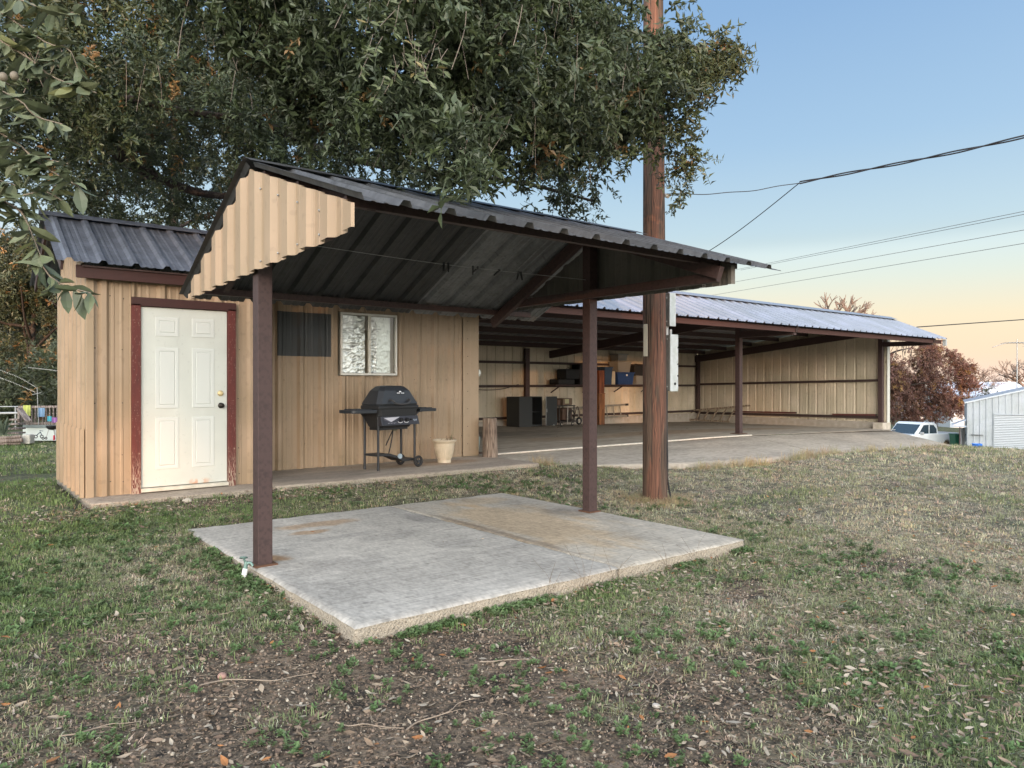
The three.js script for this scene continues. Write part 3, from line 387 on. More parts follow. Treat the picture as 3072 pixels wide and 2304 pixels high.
// ---------------------------------------------------------------- utility pole and its wires
{
  const p = thing('utility_pole', 'tall reddish brown wooden utility pole with meter boxes standing beside the shelter', 'utility pole', [6.76, -0.27, -5.78]);
  const g = new THREE.CylinderGeometry(0.105, 0.145, 8.6, 48, 160, true), q = g.attributes.position, uv = g.attributes.uv;
  for (let i = 0; i < q.count; i++) { const x = q.getX(i), y = q.getY(i) + 4.3, z = q.getZ(i), a = Math.atan2(z, x), n = fbm(Math.cos(a) * 7 + 20, Math.sin(a) * 7 + y * 0.9, 201, 3) - 0.5, cr = ss(0.66, 0.74, vn(Math.cos(a) * 13 + 40, Math.sin(a) * 13 + y * 0.35, 203)); const k = 1 + 0.05 * n - 0.035 * cr; q.setXYZ(i, x * k - 0.012 * y * 0.5, y, z * k); uv.setXY(i, uv.getX(i) * 2, uv.getY(i) * 3.2); }
  g.computeVertexNormals();
  const bark = tex(512, 512, (u, v) => { const w = u * 90 + 4 * (fbm(u * 6, v * 5, 205, 4, 6) - 0.5) * 4, n = 0.6 * vn(w, v * 9, 206) + 0.4 * vn(w * 2.3, v * 24, 208), m = fbm(u * 5, v * 4, 207, 4, 5), kx = Math.hypot((u - 0.36) * 9, (v - 0.4) * 16), kn = ss(1, 0.2, kx); let t = 0.42 + 0.62 * n - 0.2 * kn - 0.3 * ss(0.7, 0.8, vn(u * 34 + 3 * m, v * 4, 209)); const grey = ss(0.5, 0.62, m); return [lerp(0.44, 0.385, grey) * t * 1.2, lerp(0.305, 0.31, grey) * t * 1.2, lerp(0.245, 0.26, grey) * t * 1.2]; });
  const sh = part('shaft', g, mat(1, 1, 1, 0.85, { map: bark, bumpMap: bark, bumpScale: 0.006 }), p);
  const bx = (y0, y1, w, d, x, m1, m2, name) => { const o = part(name, box(w, y1 - y0, d, x, (y0 + y1) / 2 + 0.27, 0.0, 0.006), m1, p); part('cover', box(w + 0.01, y1 - y0 + 0.012, 0.012, x, (y0 + y1) / 2 + 0.27, d / 2 + 0.007, 0.003), m2, o); for (const yy of [y0 + 0.05, y1 - 0.05]) part('screw', new THREE.SphereGeometry(0.009, 8, 6), GALV, o, [x - w / 2 - 0.002, yy + 0.27, d / 2 - 0.04]); return o; };
  const grey = mat(0.2, 0.205, 0.2, 0.5, { map: rep(grime, 3) }), pale = mat(0.55, 0.59, 0.6, 0.5, { map: rep(grime, 3) });
  bx(1.86, 2.245, 0.1, 0.2, 0.19, grey, pale, 'breaker_box').userData.label = 'upper grey breaker box on the pole';
  const lo = bx(1.08, 1.75, 0.135, 0.22, 0.205, grey, pale, 'meter_box'); lo.userData.label = 'lower long meter box with a dark knockout hole';
  part('knockout', new THREE.CylinderGeometry(0.017, 0.017, 0.006, 16).rotateX(Math.PI / 2).translate(0.215, 1.165 + 0.27, 0.126), BLACK, lo);
  for (const y of [1.26, 1.4, 1.6]) part('latch', box(0.008, 0.022, 0.01, 0.268, y + 0.27, 0.126, 0.001), BLACK, lo);
  part('conduit', new THREE.CylinderGeometry(0.026, 0.026, 0.14, 14).translate(0.17, 1.8 + 0.27, 0.03), GALV, p); part('lock_hasp', box(0.03, 0.06, 0.02, 0.2, 1.79 + 0.27, 0.07, 0.004), GALV, p);
  part('back_board', box(0.02, 0.38, 0.06, -0.142, 1.68 + 0.27, -0.02), mat(0.5, 0.48, 0.4, 0.8), p);
  const pts = [[0.15, 1.36, 0.06], [0.128, 1.2, 0.075], [0.118, 0.95, 0.08], [0.118, 0.75, 0.085], [0.125, 0.5, 0.085], [0.12, 0.3, 0.09], [0.16, 0.05, 0.11]]; part('ground_cable', tube(pts, 0.011, 30, 6), BLACK, p);
  part('riser_conduit', new THREE.CylinderGeometry(0.02, 0.02, 2.2, 10).translate(0.14, 3.65, -0.05), GALV, p);
  part('insulator', new THREE.CylinderGeometry(0.02, 0.03, 0.07, 10).rotateZ(Math.PI / 2).translate(0.13, 3.69, 0.06), mat(0.4, 0.4, 0.38, 0.4), p);
  void sh;
}
const WIRE = mat(0.012, 0.014, 0.02, 0.6), LINE = mat(0.16, 0.18, 0.19, 0.6);
{
  const A = V3(6.87, 3.43, -5.7), S = V3(8.37, 3.64, -4.86), E = V3(9.35, 3.97, -0.6);
  const mid = V3(8.85, 3.72, -2.8), c = new THREE.CatmullRomCurve3([S, mid, E]);
  const w = thing('service_cable', 'thick black twisted service cable running to the right edge of the picture', 'cable');
  for (let s = 0; s < 2; s++) { const pts = []; for (let i = 0; i <= 90; i++) { const t = i / 90, o = c.getPoint(t), a = t * 24 + s * Math.PI; pts.push(V3(o.x + 0.006 * Math.sin(a), o.y + 0.012 * Math.cos(a), o.z)); } part('strand', new THREE.TubeGeometry(new THREE.CatmullRomCurve3(pts), 180, 0.0085, 6), WIRE, w); }
  const q = []; for (let i = 0; i <= 24; i++) { const t = i / 24, o = A.clone().lerp(S, t); q.push(V3(o.x, o.y - 0.05 * Math.sin(Math.PI * t) + 0.006 * Math.sin(t * 17), o.z)); } single('messenger_wire', tube(q, 0.005, 60, 5), WIRE, 'thin black wire from the pole to the twisted cable splice', 'wire');
  const D = V3(9.8, 2.95, -9.0); const d = []; for (let i = 0; i <= 16; i++) { const t = i / 16, o = S.clone().lerp(D, t); d.push(V3(o.x, o.y - 0.22 * Math.sin(Math.PI * t), o.z)); } single('drop_wire', tube(d, 0.006, 40, 5), WIRE, 'thin black wire dropping from the splice down to the carport roof', 'wire');
  const far = (a, b, r, lab) => { const k = V3(...b).sub(V3(...a)), s = V3(...a).addScaledVector(k, -0.25), e = V3(...b).addScaledVector(k, 0.25); single('power_line', rod(s, e, r, r, 5), LINE, lab, 'power line', 'power lines beyond the carport'); };
  far([46.453, 9.639, -29.534], [35.094, 8.206, -10.465], 0.013, 'topmost pale power line crossing the sky over the carport');
  far([46.862, 9.639, -29.21], [35.094, 8.083, -10.465], 0.013, 'second power line, running close under the topmost one');
  far([48.242, 8.671, -38.324], [35.094, 7.441, -10.465], 0.013, 'third power line from the top across the sky');
  far([49.721, 8.261, -37.152], [36.264, 7.084, -10.814], 0.013, 'lowest of the four pale power lines');
  const a = site(16.6, 3.46, 30), e = site(25, 4.2, 34); single('phone_line', rod(a, e, 0.022, 0.022, 5), WIRE, 'dark phone line above the carport roof end at the right edge', 'wire');
}
// ---------------------------------------------------------------- gas grill on the walkway
{
  const g = thing('gas_grill', 'black gas grill with closed lid and two side shelves against the tan wall', 'grill', [4.99, -0.01, -9.03], 0.19);
  const hull = (pts) => { const o = new ConvexGeometry(pts.map((p) => V3(...p))); return o; };
  const ring = (y, x, z, c) => [[-x + c, y, -z], [x - c, y, -z], [-x + c, y, z], [x - c, y, z], [-x, y, -z + c], [-x, y, z - c], [x, y, -z + c], [x, y, z - c]];
  const lidM = mat(0.028, 0.031, 0.036, 0.42), boxM = mat(0.02, 0.021, 0.023, 0.55);
  const lid = part('lid', hull([...ring(0.875, 0.355, 0.2, 0.05), ...ring(0.9, 0.365, 0.21, 0.05), ...ring(1.08, 0.275, 0.15, 0.06), ...ring(1.135, 0.215, 0.1, 0.05), ...ring(1.148, 0.16, 0.06, 0.04)]), lidM, g);
  part('lid_rim', merge([box(0.72, 0.05, 0.4, 0, 0.852, 0, 0.02)]), boxM, lid);
  part('handle', merge([tube([[-0.16, 0.955, 0.19], [-0.155, 0.945, 0.245], [-0.1, 0.905, 0.262], [0.1, 0.905, 0.262], [0.155, 0.945, 0.245], [0.16, 0.955, 0.19]], 0.016, 40, 8)]), mat(0.05, 0.05, 0.052, 0.5), lid);
  const emb = (() => { const cv = document.createElement('canvas'); cv.width = 256; cv.height = 96; const c = cv.getContext('2d'); c.fillStyle = '#0b0b0d'; c.fillRect(0, 0, 256, 96); c.fillStyle = '#f4f4f4'; c.beginPath(); c.ellipse(122, 44, 36, 34, 0, Math.PI, 2 * Math.PI); c.fill(); c.fillStyle = '#0b0b0d'; c.fillRect(60, 44, 140, 6); c.fillStyle = '#f4f4f4'; for (const [x, w] of [[14, 12], [30, 9], [43, 13], [60, 10], [74, 10], [88, 11], [148, 13], [165, 10], [179, 9], [192, 13], [209, 11], [224, 12]]) { c.fillRect(x, 54, w, 26); } c.fillStyle = '#0b0b0d'; for (let k = 0; k < 12; k++) c.fillRect(16 + k * 18, 60 + (k % 3) * 6, 8, 4); c.fillStyle = '#9a9a9a'; c.fillRect(118, 54, 5, 26); const t = new THREE.CanvasTexture(cv); t.colorSpace = THREE.SRGBColorSpace; return t; })();
  const em = part('emblem', new THREE.PlaneGeometry(0.15, 0.056), mat(1, 1, 1, 0.4, { map: emb }), lid); em.position.set(0.05, 1.055, 0.1645); em.rotation.x = -0.32; em.userData.label = 'white emblem of an arc over small lettering on the lid';
  const bx = part('firebox', hull([...ring(0.83, 0.35, 0.2, 0.03), ...ring(0.74, 0.34, 0.19, 0.04), ...ring(0.6, 0.3, 0.15, 0.05), ...ring(0.57, 0.28, 0.13, 0.05)]), boxM, g);
  part('drip_tray', box(0.5, 0.03, 0.22, -0.02, 0.555, 0), boxM, bx);
  const pnl = (() => { const cv = document.createElement('canvas'); cv.width = 512; cv.height = 128; const c = cv.getContext('2d'); c.fillStyle = '#2a2931'; c.fillRect(0, 0, 512, 128); c.fillStyle = '#b9b7bd'; c.beginPath(); c.moveTo(10, 14); c.lineTo(250, 6); c.lineTo(110, 84); c.closePath(); c.fill(); c.fillStyle = '#55525c'; c.beginPath(); c.moveTo(10, 30); c.lineTo(110, 84); c.lineTo(90, 84); c.lineTo(10, 44); c.closePath(); c.fill(); c.strokeStyle = '#f2f2f2'; c.lineWidth = 8; for (const x of [245, 335]) { c.beginPath(); c.arc(x, 62, 42, 0.25 * Math.PI, 0.85 * Math.PI); c.stroke(); } c.fillStyle = '#8d8b94'; for (let k = 0; k < 9; k++) c.fillRect(60 + k * 14, 96, 8, 16 - (k % 3) * 4); c.fillStyle = '#a9b6c4'; for (let k = 0; k < 5; k++) c.fillRect(446 + k * 11, 50 + (k % 2) * 12, 6, 26); const t = new THREE.CanvasTexture(cv); t.colorSpace = THREE.SRGBColorSpace; return t; })();
  const cp = part('control_panel', hull([[-0.33, 0.73, 0.2], [0.33, 0.73, 0.2], [-0.33, 0.61, 0.235], [0.34, 0.61, 0.235], [-0.33, 0.73, 0.13], [0.33, 0.73, 0.13], [-0.33, 0.6, 0.13], [0.34, 0.6, 0.13]]), mat(0.03, 0.03, 0.036, 0.4), g);
  const pf = part('panel_print', new THREE.PlaneGeometry(0.61, 0.11), mat(1, 1, 1, 0.45, { map: pnl }), cp); pf.position.set(0.01, 0.672, 0.2215); pf.rotation.x = -0.284;
  for (const x of [0.005, 0.11, 0.185]) { const kn = part('knob', new THREE.CylinderGeometry(x > 0.15 ? 0.011 : 0.024, x > 0.15 ? 0.012 : 0.027, 0.03, 16).rotateX(Math.PI / 2), BLACK, cp, [x, 0.68, 0.238]); if (x < 0.15) part('grip', box(0.008, 0.046, 0.014, 0, 0, 0.018, 0.002), BLACK, kn); }
  // legs: plain tubes on the left, tubes down to the axle on the right
  for (const [x, z, y] of [[-0.32, 0.14, 0], [-0.32, -0.15, 0], [0.33, 0.14, 0.08], [0.33, -0.15, 0.08]]) part('leg', new THREE.CylinderGeometry(0.017, 0.017, 0.82 - y, 14).translate(x, y + (0.82 - y) / 2, z), BLACKPLASTIC, g);
  part('lower_shelf', merge([new THREE.ExtrudeGeometry(new THREE.Shape([new THREE.Vector2(-0.33, 0.22), new THREE.Vector2(-0.1, 0.215), new THREE.Vector2(0.05, 0.17), new THREE.Vector2(0.16, 0.12), new THREE.Vector2(0.34, 0.125), new THREE.Vector2(0.34, 0.095), new THREE.Vector2(0.14, 0.09), new THREE.Vector2(0.03, 0.14), new THREE.Vector2(-0.11, 0.185), new THREE.Vector2(-0.33, 0.19)]), { depth: 0.26, bevelEnabled: false }).translate(0, 0, -0.135)]), boxM, g);
  for (const z of [0.185, -0.195]) { const w = part('wheel', new THREE.TorusGeometry(0.062, 0.019, 10, 28).translate(0.36, 0.081, z), RUBBER, g); part('hub', merge([new THREE.CylinderGeometry(0.02, 0.02, 0.03, 14).rotateX(Math.PI / 2).translate(0.36, 0.081, z), ...[0, 1, 2, 3, 4].map((k) => box(0.012, 0.05, 0.014, 0, 0.035, 0, 0.002).rotateZ(k * 1.257).translate(0.36, 0.081, z))]), mat(0.03, 0.035, 0.042, 0.5), w); }
  part('axle', rod(V3(0.36, 0.081, -0.2), V3(0.36, 0.081, 0.19), 0.008), GALV, g);
  // side shelves
  const shelf = (s) => { const sp = new THREE.Shape(); sp.moveTo(0, -0.19); sp.lineTo(0.3, -0.17); sp.quadraticCurveTo(0.36, -0.16, 0.36, -0.1); sp.lineTo(0.36, 0.1); sp.quadraticCurveTo(0.36, 0.16, 0.3, 0.17); sp.lineTo(0, 0.19); sp.closePath(); const e = new THREE.ExtrudeGeometry(sp, { depth: 0.032, bevelEnabled: true, bevelSize: 0.006, bevelThickness: 0.006, bevelSegments: 2, steps: 1 }).rotateX(-Math.PI / 2); const o = part('side_shelf', e, mat(0.022, 0.026, 0.032, 0.42), g, [s * 0.39, 0.785, 0]); if (s < 0) o.rotation.y = Math.PI; o.rotation.z = s * -0.01; for (const z of [-0.12, 0, 0.12]) part('rib', box(0.26, 0.012, 0.012, 0.16, 0.045, z, 0.003), BLACKPLASTIC, o); part('bracket', tube([[-0.06, -0.16, 0.14], [-0.05, -0.06, 0.15], [0.0, -0.01, 0.15], [0.09, 0.005, 0.14]], 0.014, 16, 7), BLACKPLASTIC, o); return o; };
  shelf(-1); shelf(1);
  part('gas_hose', tube([[0.06, 0.58, -0.02], [0.05, 0.5, 0.0], [-0.01, 0.3, 0.02], [-0.02, 0.2, 0.0], [0.02, 0.16, -0.02]], 0.009, 24, 6), BLACK, g); part('hose_strap', bar(V3(0.03, 0.52, 0.02), V3(-0.1, 0.32, 0.03), 0.018, 0.006), BLACK, g);
  part('regulator', box(0.07, 0.06, 0.05, 0.08, 0.545, 0.0, 0.01), mat(0.2, 0.19, 0.12, 0.6, { metalness: 0.3 }), g);
  part('gas_gauge', new THREE.CylinderGeometry(0.035, 0.035, 0.02, 18).rotateX(Math.PI / 2).translate(0.06, 0.17, 0.142), mat(0.4, 0.5, 0.58, 0.35, { metalness: 0.4 }), g);
}
// fluted pot with the remains of a plant
{
  const N = 96, M = 26, P = [], I = []; const H = 0.335;
  for (let j = 0; j <= M; j++) for (let i = 0; i <= N; i++) { const t = j / M, y = t * H, a = i / N * Math.PI * 2; let r = y < 0.03 ? 0.102 : y > H - 0.035 ? 0.176 : lerp(0.094, 0.158, Math.pow((y - 0.03) / (H - 0.065), 0.85)); if (y > 0.045 && y < H - 0.095) r += 0.0055 * Math.abs(Math.sin(a * 16)) * ss(0.045, 0.07, y) * ss(H - 0.095, H - 0.12, y) * 1.6; if (Math.abs(y - (H - 0.075)) < 0.008) r += 0.004; P.push(Math.cos(a) * r, y, Math.sin(a) * r); }
  for (let j = 0; j < M; j++) for (let i = 0; i < N; i++) { const a = j * (N + 1) + i; I.push(a, a + N + 1, a + 1, a + 1, a + N + 1, a + N + 2); }
  const g = new THREE.BufferGeometry(); g.setAttribute('position', new THREE.Float32BufferAttribute(P, 3)); g.setIndex(I); g.computeVertexNormals();
  const PM = mat(0.66, 0.56, 0.42, 0.6, { map: rep(grime, 3) }), t = thing('flower_pot', 'cream fluted flower pot standing on the walkway by the tan wall', 'flower pot', [6.0, -0.012, -9.2]);
  part('body', triUV(g), PM, t); part('rim', new THREE.TorusGeometry(0.17, 0.014, 10, 48).rotateX(Math.PI / 2).translate(0, H - 0.008, 0), PM, t); part('soil', new THREE.CircleGeometry(0.16, 32).rotateX(-Math.PI / 2).translate(0, H - 0.035, 0), mat(0.06, 0.045, 0.035, 0.95), t);
  const pl = thing('withered_plant', 'withered leftover stems with a few leaves in the cream pot', 'plant', [6.06, 0.29, -9.2]);
  for (let k = 0; k < 9; k++) { const a = rr(0, 6.28), h = rr(0.05, 0.11), x = rr(-0.12, 0.08), z = rr(-0.06, 0.06); part('stem', tube([[x, 0, z], [x + 0.01 * Math.cos(a), h * 0.6, z], [x + 0.03 * Math.cos(a), h, z + 0.02 * Math.sin(a)]], 0.003, 6, 4), mat(0.16, 0.09, 0.05, 0.9), pl); }
  const bl = (dx, h, b) => { const g2 = new THREE.PlaneGeometry(0.016, 0.13, 1, 6); const p = g2.attributes.position; for (let i = 0; i < p.count; i++) { const t2 = (p.getY(i) + 0.065) / 0.13; p.setXYZ(i, p.getX(i) * (1 - t2 * 0.85) + b * t2 * t2, t2 * h, 0.02 * t2); } g2.computeVertexNormals(); part('leaf', g2, mat(0.13, 0.16, 0.05, 0.6), pl, [dx, 0.04, 0], [0, R() * 2, 0]); }; bl(0.06, 0.13, 0.04); bl(0.07, 0.1, 0.08); bl(0.065, 0.11, -0.03); bl(0.07, 0.06, 0.1); bl(0.06, 0.07, -0.06);
  const g3 = thing('leaf_litter_pinch', 'small heap of brown leaves on the grill right side shelf', 'leaves', [5.42, 0.83, -9.08]); for (let k = 0; k < 9; k++) part('leaf', leafGeo(0.05, 0.02, 0.3), mat(0.2, 0.09, 0.06, 0.8), g3, [rr(-0.05, 0.03), rr(0.005, 0.03), rr(-0.03, 0.03)], [rr(-1, 1), rr(0, 6), rr(-1, 1)]);
}
function leafGeo(L, W, fold = 0.25, curl = 0.12) { // pointed leaf along +z, folded on its midrib
  const st = [[0, 0.06], [0.2, 0.62], [0.45, 1], [0.72, 0.72], [1, 0.02]], P = [], q = (t, s, w) => [s * w * W / 2, curl * L * Math.sin(t * 2.6) * -0.6 + Math.abs(s) * fold * w * W / 2, t * L];
  for (let i = 0; i + 1 < st.length; i++) for (const s of [-1, 1]) { const [t0, w0] = st[i], [t1, w1] = st[i + 1], a = q(t0, 0, 0), b = q(t0, s, w0), c = q(t1, s, w1), d = q(t1, 0, 0); if (s > 0) P.push(...a, ...c, ...b, ...a, ...d, ...c); else P.push(...a, ...b, ...c, ...a, ...c, ...d); }
  const g = new THREE.BufferGeometry(); g.setAttribute('position', new THREE.Float32BufferAttribute(P, 3)); g.computeVertexNormals(); return g;
}
const WOODGREY = mat(0.30, 0.25, 0.2, 0.9, { map: rep(grainTex, 2.5, 1) });
{
  const s = new THREE.CylinderGeometry(0.112, 0.126, 0.62, 28, 14), p = s.attributes.position; for (let i = 0; i < p.count; i++) { const a = Math.atan2(p.getZ(i), p.getX(i)), k = 1 + 0.06 * (fbm(Math.cos(a) * 4 + 9, Math.sin(a) * 4 + p.getY(i) * 2, 211, 3) - 0.5); p.setXYZ(i, p.getX(i) * k, p.getY(i) + (p.getY(i) > 0.3 ? 0.015 * vn(p.getX(i) * 30, p.getZ(i) * 30, 3) : 0), p.getZ(i) * k); } s.computeVertexNormals();
  single('wooden_stump', s, WOODGREY, 'short weathered grey log post standing at the corner of the tan wall', 'post', null, [7.03, 0.29, -9.44], [0, 0, 0.02]);
}
// ---------------------------------------------------------------- things kept under the carport
{
  const y = (x, z) => carFloor(x, z) + 0.002;
  const c = thing('black_cabinet', 'black metal cabinet with its door swung open in front of the back wall', 'cabinet', [13.05, y(13, -16) , -15.9], 0.1), CB = mat(0.018, 0.022, 0.024, 0.5);
  part('carcass', merge([box(0.02, 0.84, 0.5, -0.45, 0.42, 0), box(0.9, 0.02, 0.5, 0, 0.83, 0), box(0.9, 0.05, 0.5, 0, 0.03, 0), box(0.02, 0.84, 0.5, 0.45, 0.42, 0), box(0.9, 0.84, 0.02, 0, 0.42, -0.24), box(0.5, 0.84, 0.02, -0.2, 0.42, 0.25)]), CB, c); part('shelf', box(0.86, 0.015, 0.44, 0, 0.4, 0), CB, c);
  const dr = part('door', box(0.46, 0.82, 0.02, 0.66, 0.43, 0.42), CB, c); part('handle', box(0.012, 0.1, 0.02, 0.45, 0.45, 0.44), GALV, dr); part('edge_strip', box(0.012, 0.82, 0.024, 0.435, 0.43, 0.421), GALV, dr); part('caster', new THREE.SphereGeometry(0.03, 10, 8).translate(0.75, 0.02, 0.42), GALV, dr);
  const w = thing('welder_cart', 'rusty brown machine cart with hose coil and small wheels next to the black cabinet', 'cart', [14.55, y(14.5, -16), -15.95], 0.1), BR = mat(0.1, 0.06, 0.042, 0.75), DK = mat(0.05, 0.042, 0.038, 0.7);
  part('frame', merge([box(0.85, 0.03, 0.5, 0, 0.12, 0), box(0.03, 0.5, 0.03, -0.4, 0.35, 0.22), box(0.03, 0.5, 0.03, 0.25, 0.35, 0.22), box(0.03, 0.5, 0.03, -0.4, 0.35, -0.22), box(0.03, 0.5, 0.03, 0.25, 0.35, -0.22), box(0.72, 0.03, 0.5, -0.08, 0.58, 0)]), DK, w);
  part('engine', box(0.42, 0.36, 0.36, 0.02, 0.34, 0, 0.04), BR, w); part('top_box', box(0.4, 0.2, 0.32, 0.05, 0.7, 0, 0.02), mat(0.16, 0.11, 0.075, 0.7), w); part('socket_plate', box(0.17, 0.13, 0.01, 0.0, 0.71, 0.163), mat(0.45, 0.42, 0.26, 0.6), w); part('can', new THREE.CylinderGeometry(0.08, 0.08, 0.16, 16).translate(-0.28, 0.68, 0.05), BR, w);
  for (let k = 0; k < 4; k++) part('hose_coil', new THREE.TorusGeometry(0.16 - k * 0.012, 0.014, 6, 26).rotateY(0.2).translate(0.1, 0.3, 0.24 + k * 0.018), DK, w);
  for (const [x, z, r] of [[-0.34, 0.26, 0.06], [0.12, 0.28, 0.06], [0.47, 0.22, 0.12]]) { const wh = part('wheel', new THREE.TorusGeometry(r * 0.75, r * 0.25, 8, 20).translate(x, r, z), RUBBER, w); part('hub', new THREE.CylinderGeometry(r * 0.45, r * 0.45, 0.03, 12).rotateX(Math.PI / 2).translate(x, r, z), mat(0.4, 0.36, 0.3, 0.6), wh); }
  part('push_handle', tube([[0.3, 0.3, 0.2], [0.42, 0.55, 0.2], [0.5, 0.36, 0.22], [0.48, 0.2, 0.22]], 0.014, 16, 6), BR, w); part('post_tube', rod(V3(-0.1, 0.05, 0.27), V3(-0.06, 0.58, 0.25), 0.014), mat(0.45, 0.42, 0.38, 0.5), w);
  const k = thing('wooden_cabinet', 'tall narrow orange wooden cabinet half hidden behind the shelter post', 'cabinet', [16.03, y(16.2, -16), -15.95], 0); const OW = mat(0.34, 0.14, 0.045, 0.55, { map: rep(grainTex, 2, 0.7) });
  part('side', box(0.25, 0.95, 0.3, 0, 0.475, 0), OW, k); part('upper_side', box(0.23, 0.72, 0.28, 0.0, 1.3, 0), mat(0.3, 0.1, 0.04, 0.6, { map: rep(grainTex, 2, 0.7) }), k); part('ledge', box(0.27, 0.03, 0.32, 0, 0.955, 0), OW, k);
  // shelf over the middle girt
  const s = thing('wall_shelf', 'dark steel shelf on the back wall holding plastic tubs', 'shelf', [16.5, 1.1, -16.22]); part('board', box(4.4, 0.04, 0.46, 0, 0, 0), STEEL, s); for (const x of [-2, -0.7, 0.7, 2]) part('bracket', bar(V3(x, -0.02, 0.2), V3(x, -0.22, -0.2), 0.03), STEELDARK, s);
  const tub = (name, lab, x, w, h, d, m, lidm, yb = 1.122, z = -16.2) => { const t = thing(name, lab, 'tub', [x, yb, z]); const g = new THREE.BoxGeometry(w, h, d, 1, 1, 1), p = g.attributes.position; for (let i = 0; i < p.count; i++) if (p.getY(i) < 0) p.setXYZ(i, p.getX(i) * 0.86, p.getY(i), p.getZ(i) * 0.86); g.computeVertexNormals(); part('body', g.translate(0, h / 2, 0), m, t); part('lid', box(w + 0.04, 0.04, d + 0.04, 0, h + 0.01, 0, 0.01), lidm, t); for (let k2 = 0; k2 < 7; k2++) part('rib', box(0.018, h * 0.7, 0.012, (k2 - 3) * w * 0.13, h * 0.42, d / 2 - 0.018, 0.003), m, t); return t; };
  const NV = mat(0.012, 0.045, 0.16, 0.45), GT = mat(0.22, 0.23, 0.22, 0.6), NV2 = mat(0.03, 0.06, 0.12, 0.5);
  const bt = tub('storage_tub', 'dark blue ribbed storage tub with a small white label on the shelf', 17.3, 0.78, 0.36, 0.42, NV, NV); part('label_sticker', box(0.07, 0.06, 0.004, 0.05, 0.3, 0.205, 0), WHITE, bt);
  tub('storage_tub', 'grey storage tub stacked on top of the blue tub', 17.25, 0.6, 0.32, 0.4, GT, GT, 1.505); tub('storage_tub', 'smaller grey tub at the very top of the shelf stack', 17.2, 0.44, 0.2, 0.34, GT, GT, 1.87); tub('storage_tub', 'tall slate blue box standing left of the dark blue tub', 16.55, 0.34, 0.52, 0.36, NV2, NV2); tub('storage_tub', 'low grey box at the shelf end right of the blue tub', 18.05, 0.45, 0.26, 0.36, GT, GT);
  const dx = thing('cream_box', 'small cream carton wedged between the two blue tubs', 'box', [16.8, 1.122, -16.18]); part('carton', box(0.16, 0.4, 0.25, 0, 0.2, 0, 0.006), mat(0.55, 0.5, 0.36, 0.7), dx); part('flap', box(0.1, 0.02, 0.24, 0.02, 0.41, 0), mat(0.5, 0.45, 0.32, 0.7), dx);
  const bc = (x, yb, w, h, lab) => { const t = thing('equipment_case', lab, 'case', [x, yb, -16.2], rr(-0.1, 0.1)); part('shell', box(w, h, 0.4, 0, h / 2, 0, 0.03), mat(0.016, 0.017, 0.019, 0.7), t); part('handle', tube([[-0.08, h, 0], [-0.07, h + 0.03, 0], [0.07, h + 0.03, 0], [0.08, h, 0]], 0.01, 10, 6), BLACK, t); };
  bc(14.75, 1.122, 0.7, 0.16, 'flat black case at the left end of the wall shelf'); bc(15.0, 1.285, 0.6, 0.3, 'black case piled on the flat one at the shelf left end'); bc(15.6, 1.122, 0.55, 0.62, 'tall black case on the wall shelf just left of the post'); bc(18.0, 1.4, 0.5, 0.35, 'black case on top of the low grey box');
  // ladder on its side against the back wall
  const AL = mat(0.3, 0.28, 0.24, 0.45, { metalness: 0.4, map: rep(grime, 2) }), l1 = thing('aluminium_ladder', 'aluminium ladder lying on its side against the back wall', 'ladder', [0, 0, 0]);
  for (const [h, dz] of [[0.47, 0], [0.11, 0.06]]) part('rail', bar(V3(15.0, h - 0.07, -16.28 + dz), V3(17.6, h, -16.28 + dz), 0.03, 0.06), AL, l1); for (let q = 0; q < 8; q++) { const x = 15.15 + q * 0.31; part('rung', rod(V3(x, 0.05 + q * 0.009, -16.22), V3(x, 0.43 + q * 0.009, -16.28), 0.017), AL, l1); } for (const h of [0.47, 0.11]) part('foot', box(0.1, 0.07, 0.05, 17.62, h, -16.24), BLACK, l1);
  const l2 = thing('wooden_ladder', 'weathered step ladder lying against the end wall near the back corner', 'ladder', [0, 0, 0]), WL = mat(0.42, 0.36, 0.27, 0.8, { map: rep(grainTex, 2, 1) });
  part('rail', bar(V3(21.25, 0.16, -16.75), V3(21.42, 0.42, -14.2), 0.03, 0.06), WL, l2); part('rail', bar(V3(21.0, -0.13, -16.5), V3(20.95, -0.13, -14.7), 0.03, 0.06), WL, l2); for (let q = 0; q < 6; q++) part('step', bar(V3(20.98, -0.12, -16.4 + q * 0.32), V3(21.3, 0.17 + q * 0.03, -16.5 + q * 0.36), 0.06, 0.025), WL, l2);
  for (const [z0, z1, lab] of [[-14.9, -12.6, 'longer loose steel bar resting on the low girt of the end wall'], [-11.4, -10.1, 'shorter reddish steel bar on the low girt by the end post']]) { const o = thing('steel_bar', lab, 'bar', [0, 0, 0]); part('bar', bar(V3(xEnd(), 0.185 + (z0 + 16) * 0.006, z0), V3(xEnd(), 0.205 + (z1 + 16) * 0.006, z1), 0.05, 0.05), mat(0.11, 0.035, 0.03, 0.7), o); part('end_cap', box(0.055, 0.055, 0.02, xEnd(), 0.205 + (z1 + 16) * 0.006, z1 + 0.01), STEELDARK, o); }
  function xEnd() { return 21.5; }
  // bits near the tan wall's end
  const lp = thing('wall_lamp', 'small white light fixture on the inner end of the tan wall', 'lamp', [7.02, 1.34, -9.85]); part('base', box(0.05, 0.16, 0.1, 0, 0, 0, 0.01), WHITE, lp); part('globe', new THREE.SphereGeometry(0.055, 14, 10).scale(0.9, 1.2, 1).translate(0.05, 0.0, 0.02), WHITE, lp);
